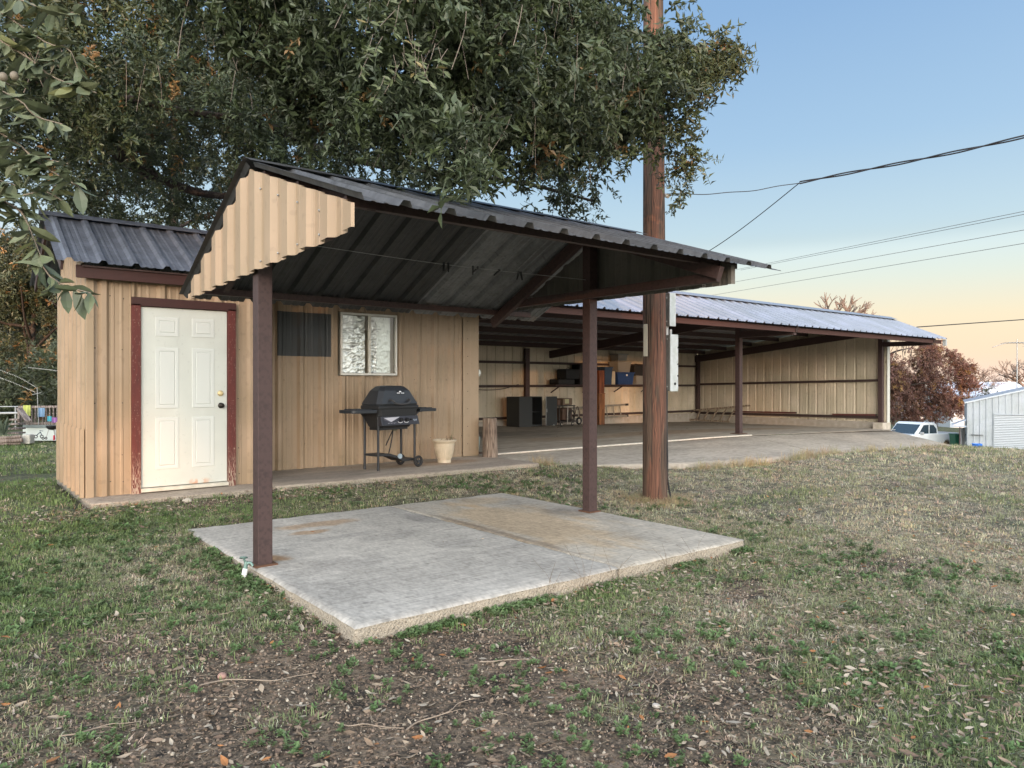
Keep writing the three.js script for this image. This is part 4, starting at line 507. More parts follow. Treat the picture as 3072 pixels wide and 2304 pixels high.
  const br = thing('wall_bracket', 'white wire shelf bracket behind the tan wall corner', 'bracket', [7.02, 0.86, -10.4]); part('arm', rod(V3(0, 0, 0), V3(0.32, 0, 0), 0.008), WHITE, br); part('brace', rod(V3(0, -0.25, 0), V3(0.3, -0.01, 0), 0.008), WHITE, br); part('hook', tube([[0.32, 0, 0], [0.34, -0.06, 0], [0.38, -0.06, 0]], 0.007, 8, 5), WHITE, br);
  const bu = thing('green_bucket', 'pale green bucket squeezed between the tan wall and the log post', 'bucket', [7.05, 0.0, -9.95]); part('pail', new THREE.CylinderGeometry(0.13, 0.1, 0.28, 24, 1, true).translate(0, 0.14, 0), mat(0.3, 0.38, 0.34, 0.6), bu); part('bail', new THREE.TorusGeometry(0.13, 0.005, 6, 20, Math.PI).translate(0, 0.28, 0), GALV, bu);
  single('air_cord', tube([[13.2, 1.13, -16.35], [12.6, 1.0, -16.35], [11.9, 0.98, -16.35], [11.2, 1.06, -16.35]], 0.01, 24, 5), BLACK, 'thin dark cord sagging under the middle girt of the back wall', 'cord');
}
// ---------------------------------------------------------------- hose tap at the slab edge, small stones, sticks
{
  const f = thing('hose_tap', 'green brass hose tap on a white plastic pipe at the patio slab edge', 'tap', [1.74, -0.27, -5.3]), BRS = mat(0.16, 0.26, 0.24, 0.45, { metalness: 0.5 }), PVC = mat(0.75, 0.76, 0.74, 0.45);
  f.rotation.z = -0.16; f.scale.setScalar(0.82); part('pipe', new THREE.CylinderGeometry(0.017, 0.017, 0.12, 16).translate(0, 0.05, 0), PVC, f); part('coupling', new THREE.CylinderGeometry(0.023, 0.023, 0.055, 16).translate(0, 0.115, 0), PVC, f); const v = part('valve', new THREE.CylinderGeometry(0.016, 0.018, 0.07, 14).translate(0, 0.17, 0), BRS, f); part('spout', tube([[0, 0.18, 0], [0.03, 0.195, 0.02], [0.05, 0.17, 0.035]], 0.013, 12, 8), BRS, v); part('stem', rod(V3(0, 0.18, 0), V3(-0.025, 0.225, 0), 0.009), BRS, v); const h = part('handle', new THREE.TorusGeometry(0.03, 0.006, 8, 18).rotateX(1.2).translate(-0.03, 0.235, 0), BRS, f); part('spoke', box(0.055, 0.006, 0.008, -0.03, 0.235, 0), BRS, h);
}

// ---------------------------------------------------------------- ground cover, litter, sticks
const dummy = new THREE.Object3D();
function scatter(name, label, category, geo, m, items, parent) { // items: [x, y, z, rx, ry, rz, s, sy, color]
  const o = new THREE.InstancedMesh(geo, m, items.length); o.name = parent ? name : numbered(name); o.castShadow = o.receiveShadow = true;
  items.forEach((t, i) => { dummy.position.set(t[0], t[1], t[2]); dummy.rotation.set(t[3], t[4], t[5]); dummy.scale.set(t[6], t[7] ?? t[6], t[6]); dummy.updateMatrix(); o.setMatrixAt(i, dummy.matrix); if (t[8]) o.setColorAt(i, t[8]); });
  o.instanceMatrix.needsUpdate = true; o.userData.kind = 'stuff'; if (!parent) o.userData = { kind: 'stuff', label, category }; (parent || scene).add(o); return o;
}
function tuft(n, h, spread, lean, w) { // short blades fanning from one root
  const P = []; for (let k = 0; k < n; k++) { const a = R() * 6.283, r = Math.sqrt(R()) * spread, x = Math.cos(a) * r, z = Math.sin(a) * r, b = a + rr(-1, 1), hh = h * rr(0.45, 1.1), l = lean * rr(0.3, 1.2) * hh, dx = Math.cos(b), dz = Math.sin(b), px = -dz * w / 2, pz = dx * w / 2, mx = x + dx * l * 0.35, mz = z + dz * l * 0.35, my = hh * 0.62, tx = x + dx * l, tz = z + dz * l, ty = hh * (1 - 0.25 * lean); P.push(x - px, 0, z - pz, x + px, 0, z + pz, mx + px * 0.8, my, mz + pz * 0.8, x - px, 0, z - pz, mx + px * 0.8, my, mz + pz * 0.8, mx - px * 0.8, my, mz - pz * 0.8, mx - px * 0.8, my, mz - pz * 0.8, mx + px * 0.8, my, mz + pz * 0.8, tx, ty, tz); }
  const g = new THREE.BufferGeometry(); g.setAttribute('position', new THREE.Float32BufferAttribute(P, 3)); g.computeVertexNormals(); return g;
}
function weed(n, r) { // low rosette of small leaflets
  const gs = []; for (let k = 0; k < n; k++) { const a = R() * 6.283, d = rr(0.2, 1) * r; for (let j = 0; j < 4; j++) { const g = leafGeo(0.016, 0.009, 0.3); g.rotateX(rr(-0.7, 0.1)); g.rotateY(a + rr(-1.2, 1.2)); gs.push(g.translate(Math.cos(a) * d * (0.4 + j * 0.2), 0.006 + 0.02 * R(), Math.sin(a) * d * (0.4 + j * 0.2))); } }
  return mergeGeometries(gs);
}
const GRASSM = new THREE.MeshStandardMaterial({ color: 0xffffff, roughness: 0.8, side: THREE.DoubleSide });
{
  const mk = () => [[], [], []]; const dryT = mk(), grnT = mk(), weeds = []; const place = (x, z) => ({ y: land(x, z) - 0.004 });
  const field = (x0, x1, z0, z1, per, sc, keep) => { const n = Math.floor((x1 - x0) * (z1 - z0) * per); for (let i = 0; i < n; i++) { const x = rr(x0, x1), z = rr(z0, z1); if (!keep(x, z) || paved(x, z, 0.02)) continue; const b = bare(x, z), g = green(x, z), r = R(); if (r < b * 1.02) continue; const y = place(x, z).y, q = R(), s = sc * rr(0.6, 1.35), v = rr(0.75, 1.25), k = Math.floor(R() * 3);
    if (q < 0.1 + g * 0.72) grnT[k].push([x, y, z, rr(-0.15, 0.15), R() * 6.28, rr(-0.15, 0.15), s, s * rr(0.7, 1.2), C(lerp(0.22, 0.125, g) * v, lerp(0.225, 0.185, g) * v, lerp(0.135, 0.062, g) * v)]);
    else dryT[k].push([x, y, z, rr(-0.2, 0.2), R() * 6.28, rr(-0.2, 0.2), s, s * rr(0.5, 1), C(rr(0.36, 0.5) * v, rr(0.325, 0.44) * v, rr(0.23, 0.31) * v)]); } };
  const wedge = (x, z) => { const X = CS * x + SN * z, Z = SN * x - CS * z; return Z > 1.6 && Math.abs(X) < Z * 0.86 + 1.2; };
  const dist = (x, z) => Math.hypot(x, z);
  field(-1.5, 8, -8.3, 0.8, 900, 1, (x, z) => wedge(x, z) && dist(x, z) < 8);
  field(-3.5, 15, -12, 3, 210, 1.35, (x, z) => wedge(x, z) && dist(x, z) >= 8 && dist(x, z) < 14);
  field(-6, 26, -24, 5, 60, 2.1, (x, z) => wedge(x, z) && dist(x, z) >= 14 && dist(x, z) < 27);
  const gd = [0, 1, 2].map(() => tuft(13, 0.034, 0.05, 1.15, 0.0032)), gg = [0, 1, 2].map(() => tuft(12, 0.042, 0.045, 0.7, 0.0042));
  for (let k = 0; k < 3; k++) { scatter('dry_grass', 'dry straw-coloured grass blades across the lawn', 'grass', gd[k], GRASSM, dryT[k]); scatter('green_grass', 'short green grass blades across the lawn', 'grass', gg[k], GRASSM, grnT[k]); }
  for (let i = 0; i < 7500; i++) { const x = rr(-1.2, 7), z = rr(-8, 0), b = bare(x, z); if (!wedge(x, z) || paved(x, z, 0.02) || fbm(x * 2.2, z * 2.2, 58, 3) < (x < 2.6 ? 0.46 : 0.51)) continue; const v = rr(0.8, 1.3); weeds.push([x, land(x, z), z, 0, R() * 6.28, 0, rr(0.6, 1.5) * (b > 0.6 ? 0.9 : 1.1), undefined, C(0.1 * v, rr(0.14, 0.175) * v, 0.06 * v)]); }
  for (let i = 0; i < 900; i++) { const f = i % 3, t = R(), x = f ? lerp(PAD.x0, PAD.x1, t) : PAD.x0 - rr(0.02, 0.16), z = f ? PAD.z1 + rr(0.015, 0.12) : lerp(-6.8, PAD.z1, t); if (vn(t * 9, f, 87) < 0.66) continue; const v = rr(0.8, 1.3); weeds.push([x, land(x, z), z, 0, R() * 6.28, 0, rr(0.7, 1.5), undefined, C(0.1 * v, rr(0.14, 0.175) * v, 0.06 * v)]); }
  scatter('low_weeds', 'patches of small green weeds growing through the litter', 'weeds', weed(9, 0.045), GRASSM, weeds);
  // tall straw along the apron and at the foot of the pole
  const tall = []; const tg = tuft(16, 0.2, 0.05, 0.9, 0.0035), put = (x, z, s) => tall.push([x, land(x, z) - 0.01, z, rr(-0.2, 0.2), R() * 6.28, rr(-0.2, 0.2), s, s * rr(0.6, 1.2), C(rr(0.3, 0.42), rr(0.26, 0.33), rr(0.15, 0.2))]);
  for (let i = 0; i < 420; i++) { const a = along(i % 3 ? APRON[0].front : APRON[1].front, R()); put(a[0] + rr(-0.15, 0.12), a[2] + rr(0.02, 0.3), rr(0.4, 1.1) * (vn(a[0] * 1.4, 2, 5) > 0.5 ? 1.2 : 0.5)); }
  for (let i = 0; i < 700; i++) { const a = R() * 6.28, d = 0.14 + Math.abs(rr(-1, 1) * rr(0, 1)) * 0.6; put(6.76 + Math.cos(a) * d, -5.78 + Math.sin(a) * d * 0.9, rr(0.25, 0.6)); }
  for (let i = 0; i < 90; i++) put(PAD.x1 + rr(0.0, 0.16), rr(PAD.z0, -4.6), rr(0.25, 0.5));
  scatter('straw_tufts', 'tall pale straw at the apron edge and round the pole foot', 'grass', tg, GRASSM, tall);
  // soil crumbs
  const crumb = new THREE.IcosahedronGeometry(1, 0), p = crumb.attributes.position; for (let i = 0; i < p.count; i++) { const k = 0.75 + 0.5 * hash(Math.round(p.getX(i) * 9), Math.round(p.getY(i) * 9 + p.getZ(i) * 31), 4); p.setXYZ(i, p.getX(i) * k, p.getY(i) * k * 0.7, p.getZ(i) * k); } crumb.computeVertexNormals();
  const cr = []; for (let i = 0; i < 190000; i++) { const x = rr(-1.2, 6.5), z = rr(-8.3, 0.3); if (!wedge(x, z) || paved(x, z, 0.01) || R() > bare(x, z) * 1.2 + 0.12) continue; const s = 0.0025 + 0.0065 * Math.pow(R(), 2.5), v = rr(0.25, 1.4), pale = R() < 0.13; cr.push([x, land(x, z) + s * 0.3, z, R() * 3, R() * 3, R() * 3, s, undefined, pale ? C(0.4 * v, 0.35 * v, 0.28 * v) : C(0.21 * v, 0.155 * v, 0.115 * v)]); }
  scatter('soil_crumbs', 'loose dark soil crumbs and grit on the bare ground', 'soil', crumb, new THREE.MeshStandardMaterial({ color: 0xffffff, roughness: 0.95 }), cr);
  // fallen leaves: the largest one by one, the rest as litter
  const LG = [0, 1, 2, 3].map((k) => leafGeo([0.055, 0.05, 0.06, 0.045][k], [0.02, 0.021, 0.023, 0.018][k], rr(-0.2, 0.7), rr(-0.3, 0.4)));
  const LC = [[0.28, 0.21, 0.15], [0.2, 0.145, 0.1], [0.34, 0.275, 0.205], [0.145, 0.1, 0.072], [0.37, 0.325, 0.26], [0.34, 0.15, 0.055]];
  const LM = LC.map((c) => mat(...c, 0.75));
  const litter = [[], [], [], []]; let shown = 0;
  const drop = (x, z, big) => { const y = paved(x, z, 0) ? (inRect(x, z, PAD.x0, PAD.x1, PAD.z0, PAD.z1) ? PAD.y : carFloor(x, z)) + 0.004 : land(x, z) + 0.012 + 0.022 * Math.max(0, 1 - 1.6 * bare(x, z)); const k = Math.floor(R() * 4), c = R() < 0.04 ? 5 : Math.floor(Math.pow(R(), 0.9) * 5), s = rr(0.4, 1.15);
    if (big && shown < 280) { shown++; const o = part(numbered('fallen_leaf'), LG[k], LM[c], scene, [x, y + 0.006, z]); o.rotation.set(rr(-0.45, 0.45), R() * 6.28, rr(-0.5, 0.5)); o.scale.setScalar(s * 1.25); o.userData = { label: c === 5 ? 'orange fallen oak leaf lying on the foreground ground' : c === 2 || c === 4 ? 'pale dry fallen oak leaf lying on the foreground ground' : 'brown dry fallen oak leaf lying on the foreground ground', category: 'leaf', group: c === 5 ? 'orange fallen leaves' : c === 2 || c === 4 ? 'pale fallen leaves' : 'brown fallen leaves' }; }
    else { const v = rr(0.75, 1.2), cc = LC[c]; litter[k].push([x, y, z, rr(-0.5, 0.5), R() * 6.28, rr(-0.6, 0.6), s * 0.9, undefined, C(cc[0] * v, cc[1] * v, cc[2] * v)]); } };
  for (let i = 0; i < 900 && shown < 280; i++) { const o = rr(2.6, 4.4), a = rr(-0.72, 0.72) * o, q = site(a, 0, o); if (paved(q.x, q.z, 0.04)) continue; if (fbm(q.x * 1.4, q.z * 1.4, 59, 3) < 0.4 && R() < 0.6) continue; drop(q.x, q.z, true); }
  for (let i = 0; i < 12000; i++) { const o = 2.4 + 9 * Math.pow(R(), 1.3), a = rr(-0.8, 0.8) * o, q = site(a, 0, o); if (paved(q.x, q.z, 0.0)) { if (R() > 0.004) continue; } else if (R() > (0.25 + 1.6 * Math.max(0, fbm(q.x * 1.1, q.z * 1.1, 59, 3) - 0.35)) * (q.x < 2.4 ? 0.5 : 1)) continue; drop(q.x, q.z, false); }
  for (let i = 0; i < 420; i++) { const t = R(), e = i % 2 ? [lerp(PAD.x0, PAD.x1, t), PAD.z1 + Math.abs(rr(-1, 1) * rr(0, 1)) * 0.35] : [PAD.x0 - Math.abs(rr(-1, 1) * rr(0, 1)) * 0.25, lerp(-6.2, PAD.z1, t)]; drop(e[0], e[1], false); }
  for (let i = 0; i < 800; i++) drop(rr(0.6, 4.5), rr(-8.26, -7.8), false);
  for (let i = 0; i < 26; i++) { const x = rr(7.5, 20), z = rr(-15.5, -10); litter[0].push([x, carFloor(x, z) + 0.008, z, rr(-0.4, 0.4), R() * 6.28, rr(-0.4, 0.4), rr(0.8, 1.6), undefined, C(0.16, 0.11, 0.07)]); }
  for (let i = 0; i < 40; i++) litter[1].push([rr(3.6, 6.9), -0.004, rr(-9.62, -8.5), rr(-0.3, 0.3), R() * 6.28, 0, rr(0.4, 0.9), undefined, C(0.17, 0.12, 0.08)]);
  for (let i = 0; i < 3600; i++) { const x = rr(2.3, 8), z = rr(-3.6, -0.6); if (fbm(x * 0.9, z * 0.9, 79, 3) > 0.46) drop(x, z, false); }
  litter.forEach((l, k) => scatter('leaf_litter', 'scattered small dry oak leaves covering the lawn', 'leaf litter', LG[k], GRASSM, l));
  // fine straw and thin twigs
  const tw = []; const twg = tube([[0, 0, 0], [0.03, 0.006, 0.01], [0.07, 0.002, -0.004], [0.11, 0.006, 0.012]], 0.0009, 8, 4);
  for (let i = 0; i < 2600; i++) { const o = 2.4 + 5.5 * Math.pow(R(), 1.2), a = rr(-0.8, 0.8) * o, q = site(a, 0, o); if (paved(q.x, q.z, 0.02)) continue; const v = rr(0.6, 1.2), s = rr(0.4, 1.3); tw.push([q.x, land(q.x, q.z) + 0.006, q.z, rr(-0.12, 0.12), R() * 6.28, rr(-0.15, 0.15), s, undefined, C(0.28 * v, 0.225 * v, 0.165 * v)]); }
  const straw = []; const stg = tube([[-0.05, 0.004, 0], [-0.015, 0.012, 0.008], [0.02, 0.01, -0.004], [0.055, 0.003, 0.006]], 0.0007, 6, 3);
  for (let i = 0; i < 24000; i++) { const o = 2.4 + 7.5 * Math.pow(R(), 1.2), a = rr(-0.8, 0.8) * o, q = site(a, 0, o); if (paved(q.x, q.z, 0.02) || R() < bare(q.x, q.z) * 1.3 || vn(q.x * 1.7, q.z * 1.7, 77) < 0.42 || q.x < 2.2 + rr(-1, 1)) continue; const v = rr(0.6, 1.2); straw.push([q.x, land(q.x, q.z) + rr(0.004, 0.025), q.z, rr(-0.3, 0.3), R() * 6.28, rr(-0.3, 0.3), rr(0.4, 1.2), undefined, C(0.4 * v, 0.365 * v, 0.27 * v)]); }
  scatter('loose_straw', 'loose pale straw lying over the lawn', 'straw', stg, GRASSM, straw);
  scatter('fine_twigs', 'fine dry twigs and straw strewn over the soil', 'twigs', twg, GRASSM, tw);
  const sticks = [[0.55, -3.45, 0.3, 0.4, 'forked pale stick curling on the soil at the far left'], [0.62, -2.95, 0.5, -0.2, 'longest thin stick at the bottom left corner'], [1.25, -3.55, 0.55, 0.25, 'long crooked stick running across the bare soil left of centre'], [1.75, -2.72, 0.4, 0.9, 'slanting grey stick pointing up at the bottom middle'], [1.45, -2.8, 0.3, -0.1, 'bent stick beside the slanting grey one'], [2.75, -2.35, 0.35, 1.35, 'thin upright looking stick right of the bottom middle'], [2.35, -3.0, 0.3, 0.2, 'thin stick on the leaf litter before the slab corner'], [0.75, -4.5, 0.22, -0.5, 'short stout stick in the grass at the left'], [1.0, -4.9, 0.35, 0.15, 'straight twig in the grass left of the slab'], [1.35, -4.6, 0.3, 0.7, 'twig leaning towards the slab edge in the grass'], [3.4, -2.2, 0.25, 0.5, 'short stick at the lower right among leaves'], [4.6, -2.9, 0.2, 0.3, 'small grey stick right of the slab corner']];
  for (const [x, z, L, a, lab] of sticks) { const pts = []; for (let k = 0; k < 6; k++) { const t = k / 5 - 0.5; pts.push(V3(t * L, 0.012 + 0.01 * R(), rr(-0.03, 0.03) * L * 3 * (k % 2 ? 1 : 0.4))); } const s = thing('fallen_stick', lab, 'stick', [x, land(x, z), z], a - YAW, 'fallen sticks'); part('stem', taper(pts, 0.0036, 0.0014, 20, 6, 0.3, Math.floor(x * 100)), mat(0.3, 0.24, 0.185, 0.85), s); if (L > 0.28) part('side_twig', taper([pts[2], pts[2].clone().add(V3(L * 0.16, 0.015, L * 0.12)), pts[2].clone().add(V3(L * 0.3, 0.01, L * 0.16))], 0.002, 0.0008, 8, 5), mat(0.3, 0.24, 0.185, 0.85), s); }
  const stone = (x, z, r, c, lab) => { const g = new THREE.IcosahedronGeometry(r, 2), q = g.attributes.position; for (let i = 0; i < q.count; i++) { const k = 0.85 + 0.3 * vn(q.getX(i) / r * 1.3 + 5, q.getY(i) / r * 1.3 + q.getZ(i) / r, Math.floor(x * 90)); q.setXYZ(i, q.getX(i) * k, q.getY(i) * k * 0.55, q.getZ(i) * k * 0.8); } g.computeVertexNormals(); single('stone', g, mat(...c, 0.85), lab, 'stone', 'small stones', [x, land(x, z) + r * 0.3, z], [0, R() * 3, 0]); };
  stone(1.12, -3.72, 0.028, [0.42, 0.25, 0.2], 'flat pinkish stone on the bare soil left of the slab corner'); stone(2.58, -2.2, 0.02, [0.5, 0.45, 0.4], 'small pale stone near the bottom edge right of centre'); stone(3.08, -2.62, 0.018, [0.48, 0.48, 0.44], 'tiny pale stone in the grass at the lower right'); stone(1.9, -2.6, 0.02, [0.42, 0.36, 0.3], 'pale tan stone at the bottom middle'); stone(2.1, -8.15, 0.05, [0.4, 0.36, 0.3], 'flat grey stone in the grass before the shed door');
  // dry weed stalks at the slab's front edge
  [[3.55, -3.66, 0.36, 'taller dry weed stalk leaning over the slab front edge'], [3.2, -3.64, 0.26, 'branching dry weed stalk at the slab front edge'], [3.85, -3.66, 0.3, 'wispy dry weed stalk by the slab joint'], [4.75, -3.64, 0.3, 'dry weed stalk near the right corner of the slab'], [4.4, -3.66, 0.2, 'short dry weed stalk between the joint and right corner']].forEach(([x, z, h, lab], n) => { const s = thing('dry_weed', lab, 'weed', [x, land(x, z), z], n, 'dry weed stalks'); const m = mat(0.17, 0.13, 0.09, 0.9); for (let k = 0; k < 5; k++) { const a = rr(-0.5, 0.5), hh = h * rr(0.5, 1.1); part('stalk', tube([[rr(-0.02, 0.02), 0, 0], [a * 0.1, hh * 0.5, rr(-0.03, 0.03)], [a * 0.4, hh, rr(-0.1, 0.1)]], 0.0009, 10, 4), m, s); } });
}

// ---------------------------------------------------------------- trees
function leafLite(L, W, f = 0.35) { const m = [0, -0.05 * L, L * 0.5], P = [], b = [0, 0, 0], l = [-W / 2, f * W / 2, L * 0.48], r = [W / 2, f * W / 2, L * 0.48], t = [0, -0.16 * L, L]; for (const q of [[b, l, m], [l, t, m], [t, r, m], [r, b, m]]) for (const v of q) P.push(...v); const g = new THREE.BufferGeometry(); g.setAttribute('position', new THREE.Float32BufferAttribute(P, 3)); return g; }
function spray(n, len, L, W) { // leafy twig hanging from its origin
  const gs = [], c = new THREE.CatmullRomCurve3([V3(0, 0, 0), V3(len * 0.2, -len * 0.25, rr(-0.1, 0.1) * len), V3(len * 0.35, -len * 0.6, rr(-0.2, 0.2) * len), V3(len * 0.42, -len, rr(-0.2, 0.2) * len)]);
  const tg = new THREE.TubeGeometry(c, 5, 0.0016 * (L / 0.055), 3).toNonIndexed(); tg.deleteAttribute('uv'); tg.deleteAttribute('normal'); gs.push(tg);
  for (let k = 0; k < n; k++) { const t = 0.12 + 0.88 * (k + R() * 0.8) / n, o = c.getPointAt(Math.min(1, t)), g = leafLite(L * rr(0.65, 1.15), W * rr(0.8, 1.2)); g.rotateZ(rr(-0.8, 0.8)); g.rotateX(rr(-0.8, 0.9)); g.rotateY(R() * 6.283); gs.push(g.translate(o.x, o.y, o.z)); }
  const g = mergeGeometries(gs); g.computeVertexNormals(); return g;
}
const SP = [spray(16, 0.24, 0.07, 0.03), spray(14, 0.2, 0.06, 0.027), spray(17, 0.28, 0.08, 0.032)];
const LEAFM = new THREE.MeshStandardMaterial({ color: 0xffffff, roughness: 0.5, side: THREE.DoubleSide });
function crown(parent, lobes, per, scale, tone, { flat = 1, warm = 0 } = {}) { // lobes [x, y, z, r]
  const items = [[], [], []];
  for (const [x, y, z, r, d = 1] of lobes) { const n = Math.floor(per * d * (r * r) / (scale * scale)); for (let i = 0; i < n; i++) { const u = rr(-1, 1), a = R() * 6.283, q = r * Math.pow(R(), 0.45) * (R() < 0.1 ? 1.28 : 1), h = Math.sqrt(1 - u * u), px = x + Math.cos(a) * h * q, py = y + u * q * flat, pz = z + Math.sin(a) * h * q; const cl = fbm(px * 2.4 / scale + 7, py * 2.4 / scale + pz * 1.9 / scale, 91, 2); if (cl < 0.385) continue; const v = rr(0.65, 1.35), w = R() < warm ? 1 : 0; items[Math.floor(R() * 3)].push([px, py + 0.1 * scale, pz, rr(-1.1, 1.1), R() * 6.283, rr(-0.9, 1.6), scale * rr(0.5, 1.22), undefined, w ? C(0.17 * v, 0.1 * v, 0.035 * v) : C(tone[0] * v, tone[1] * v, tone[2] * v * rr(0.8, 1.2))]); } }
  items.forEach((it, k) => it.length && scatter('crown', '', '', SP[k], LEAFM, it, parent));
}
const BARKM = mat(0.06, 0.05, 0.043, 0.95, { map: rep(grainTex, 3, 2) }), TWIG = mat(0.2, 0.165, 0.135, 0.9);
{
  const t = thing('live_oak', 'large live oak whose dense leafy branches hang over the shed and shelter', 'tree');
  part('trunk', taper([[-2.9, -0.6, -7.6], [-2.8, 1, -7.6], [-2.6, 2.6, -7.7], [-2.2, 4, -7.9]], 0.42, 0.28, 24, 16, 0.3, 3), BARKM, t);
  const limbs = [[[[-2.4, 3.2, -7.8], [-0.6, 4.0, -8.6], [1.2, 4.35, -9.1], [2.8, 4.2, -8.4], [3.6, 4.5, -7.6]], 0.075, 0.03], [[[-2.3, 3.8, -7.9], [-0.5, 4.6, -7.4], [1.2, 4.7, -6.2], [2.6, 4.4, -5.2], [4.4, 4.3, -4.6], [6.2, 4.5, -4.5]], 0.12, 0.02], [[[1.0, 4.3, -9.1], [1.9, 3.75, -9.6], [2.9, 3.6, -9.8], [3.6, 3.9, -10]], 0.09, 0.03], [[[1.3, 4.7, -6.2], [2.2, 4.1, -4.8], [2.9, 3.4, -4.1]], 0.05, 0.01], [[[2.6, 4.4, -5.2], [3.6, 3.8, -4.7], [4.4, 3.3, -4.7], [5.2, 3.5, -4.8]], 0.05, 0.012], [[[0.2, 4.3, -8.9], [0.9, 4.9, -10], [1.7, 5, -11.4]], 0.08, 0.03], [[[2.8, 4.2, -8.4], [4, 3.9, -8.2], [5.3, 3.5, -6.6], [6.4, 3.4, -6.4]], 0.05, 0.015]];
  for (const [p, a, b] of limbs) part('limb', taper(p, a, b, 28, 9, 0.35, 7), BARKM, t);
  const near = [[0.7, 4.15, -8.3, 0.5, 0.5], [1.7, 4.3, -8.4, 0.5, 0.5], [2.6, 4.35, -7.8, 0.5, 0.6], [1.4, 3.75, -8.3, 0.35, 0.5], [2.28, 3.98, -5.85, 0.57], [2.34, 3.7, -4.78, 0.53], [2.39, 3.34, -3.98, 0.46], [2.97, 3.5, -4.03, 0.54], [3.68, 3.54, -4.23, 0.53], [4.42, 3.83, -4.41, 0.51], [5.12, 4.0, -4.54, 0.45], [5.75, 4.22, -4.53, 0.36], [6.2, 4.36, -4.5, 0.24], [6.45, 4.4, -4.52, 0.15, 0.7], [2.9, 3.0, -4.33, 0.42], [3.61, 3.2, -4.54, 0.46], [4.37, 3.36, -4.7, 0.45], [5.1, 3.62, -4.84, 0.44], [5.6, 3.64, -4.7, 0.3], [5.78, 3.3, -4.58, 0.16, 0.7], [5.8, 3.02, -4.58, 0.1, 0.6], [2.67, 3.15, -4.78, 0.44], [2.96, 2.66, -4.27, 0.15], [2.42, 2.82, -3.72, 0.17], [2.45, 2.58, -3.56, 0.11], [2.44, 2.4, -3.52, 0.07], [2.6, 3.56, -5.85, 0.51], [1.9, 4.2, -5.2, 0.5], [3.1, 4.2, -4.6, 0.5], [3.9, 4.3, -4.7, 0.45], [4.7, 4.45, -4.8, 0.3], [1.5, 3.9, -5.9, 0.4]];
  crown(t, near, 1700, 1, [0.05, 0.068, 0.03], { warm: 0.015 });
  const far = [[1.1, 5.54, -10.61, 0.91], [1.77, 5.43, -10.08, 0.97], [2.44, 5.54, -9.55, 0.97], [3.11, 5.32, -9.02, 0.91], [1.72, 4.76, -11.4, 0.95], [2.58, 5.01, -11.35, 1], [3.3, 4.64, -10.14, 0.8], [3.75, 4.22, -9.15, 0.62, 0.8], [1.76, 4.42, -13.91, 0.8, 0.7], [2.66, 4.42, -13.21, 0.74, 0.7], [3.55, 4.42, -12.5, 0.74, 0.6], [3.85, 4.01, -10.98, 0.53, 0.6], [4.13, 3.89, -8.21, 0.55, 0.7], [4.46, 3.5, -7.44, 0.42, 0.7], [5.59, 3.37, -6.41, 0.42, 0.8], [6.2, 3.44, -6.5, 0.4, 0.7], [6.35, 3.2, -6.6, 0.3, 0.7], [0.92, 4.46, -10.76, 0.68], [2.1, 4.0, -9.3, 0.5], [3.0, 3.95, -8.6, 0.55], [3.6, 3.6, -8.2, 0.45, 0.8], [1.2, 3.9, -8.8, 0.5], [0.5, 3.5, -9.6, 0.5, 0.7], [2.8, 3.5, -10.8, 0.6, 0.6], [1.8, 3.6, -11.8, 0.7, 0.6], [0.2, 5.2, -9.6, 0.9], [4.9, 4.6, -7.6, 0.7, 0.7], [0.4, 4.2, -9.2, 0.6, 0.8]];
  crown(t, far, 760, 1.1, [0.05, 0.068, 0.03], { warm: 0.025 });
  // bare hanging twigs
  for (let k = 0; k < 170; k++) { const l = near[Math.floor(R() * near.length)]; if (l[3] < 0.4 || l[0] > 5) continue; const x = l[0] + rr(-0.5, 0.5) * l[3], y = l[1] + rr(0, 0.4) * l[3], z = l[2] + rr(0.2, 1.05) * l[3], h = rr(0.2, 0.5), s = rr(-0.2, 0.2); part('hanging_twig', tube([[x, y, z], [x + s * 0.4, y - h * 0.4, z + rr(-0.05, 0.05)], [x + s, y - h, z + rr(-0.1, 0.1)]], rr(0.0016, 0.0034), 8, 4), mat2(), t); }
  function mat2() { return TWIG; }
  // lighter leaf cluster hanging nearest to the viewer, leaf by leaf
  const LN = [leafGeo(0.062, 0.023, 0.3, 0.15), leafGeo(0.055, 0.02, 0.4, -0.1), leafGeo(0.068, 0.022, 0.2, 0.25)], LMm = [[0.115, 0.14, 0.065], [0.095, 0.12, 0.055], [0.135, 0.155, 0.08], [0.21, 0.17, 0.07]].map((c) => mat(...c, 0.45));
  for (let k = 0; k < 26; k++) { const x = 2.12 + rr(-0.2, 0.22), y = 3.42 - 0.62 * Math.pow(R(), 0.8), z = -3.62 + rr(-0.15, 0.15), h = rr(0.1, 0.22), s = rr(-0.1, 0.1); const p = [V3(x, y + h, z), V3(x + s * 0.5, y + h * 0.5, z), V3(x + s, y, z + rr(-0.05, 0.05))]; part('twig', tube(p, 0.002, 6, 4), TWIG, t); for (let j = 0; j < 8; j++) { const q = p[1].clone().lerp(p[2], j / 7); const o = part('leaf', LN[j % 3], R() < 0.05 ? LMm[3] : LMm[Math.floor(R() * 3)], t, [q.x, q.y, q.z]); o.rotation.set(rr(0.0, 1.3), R() * 6.28, rr(-0.7, 0.7)); o.scale.setScalar(rr(0.75, 1.15)); } }
}
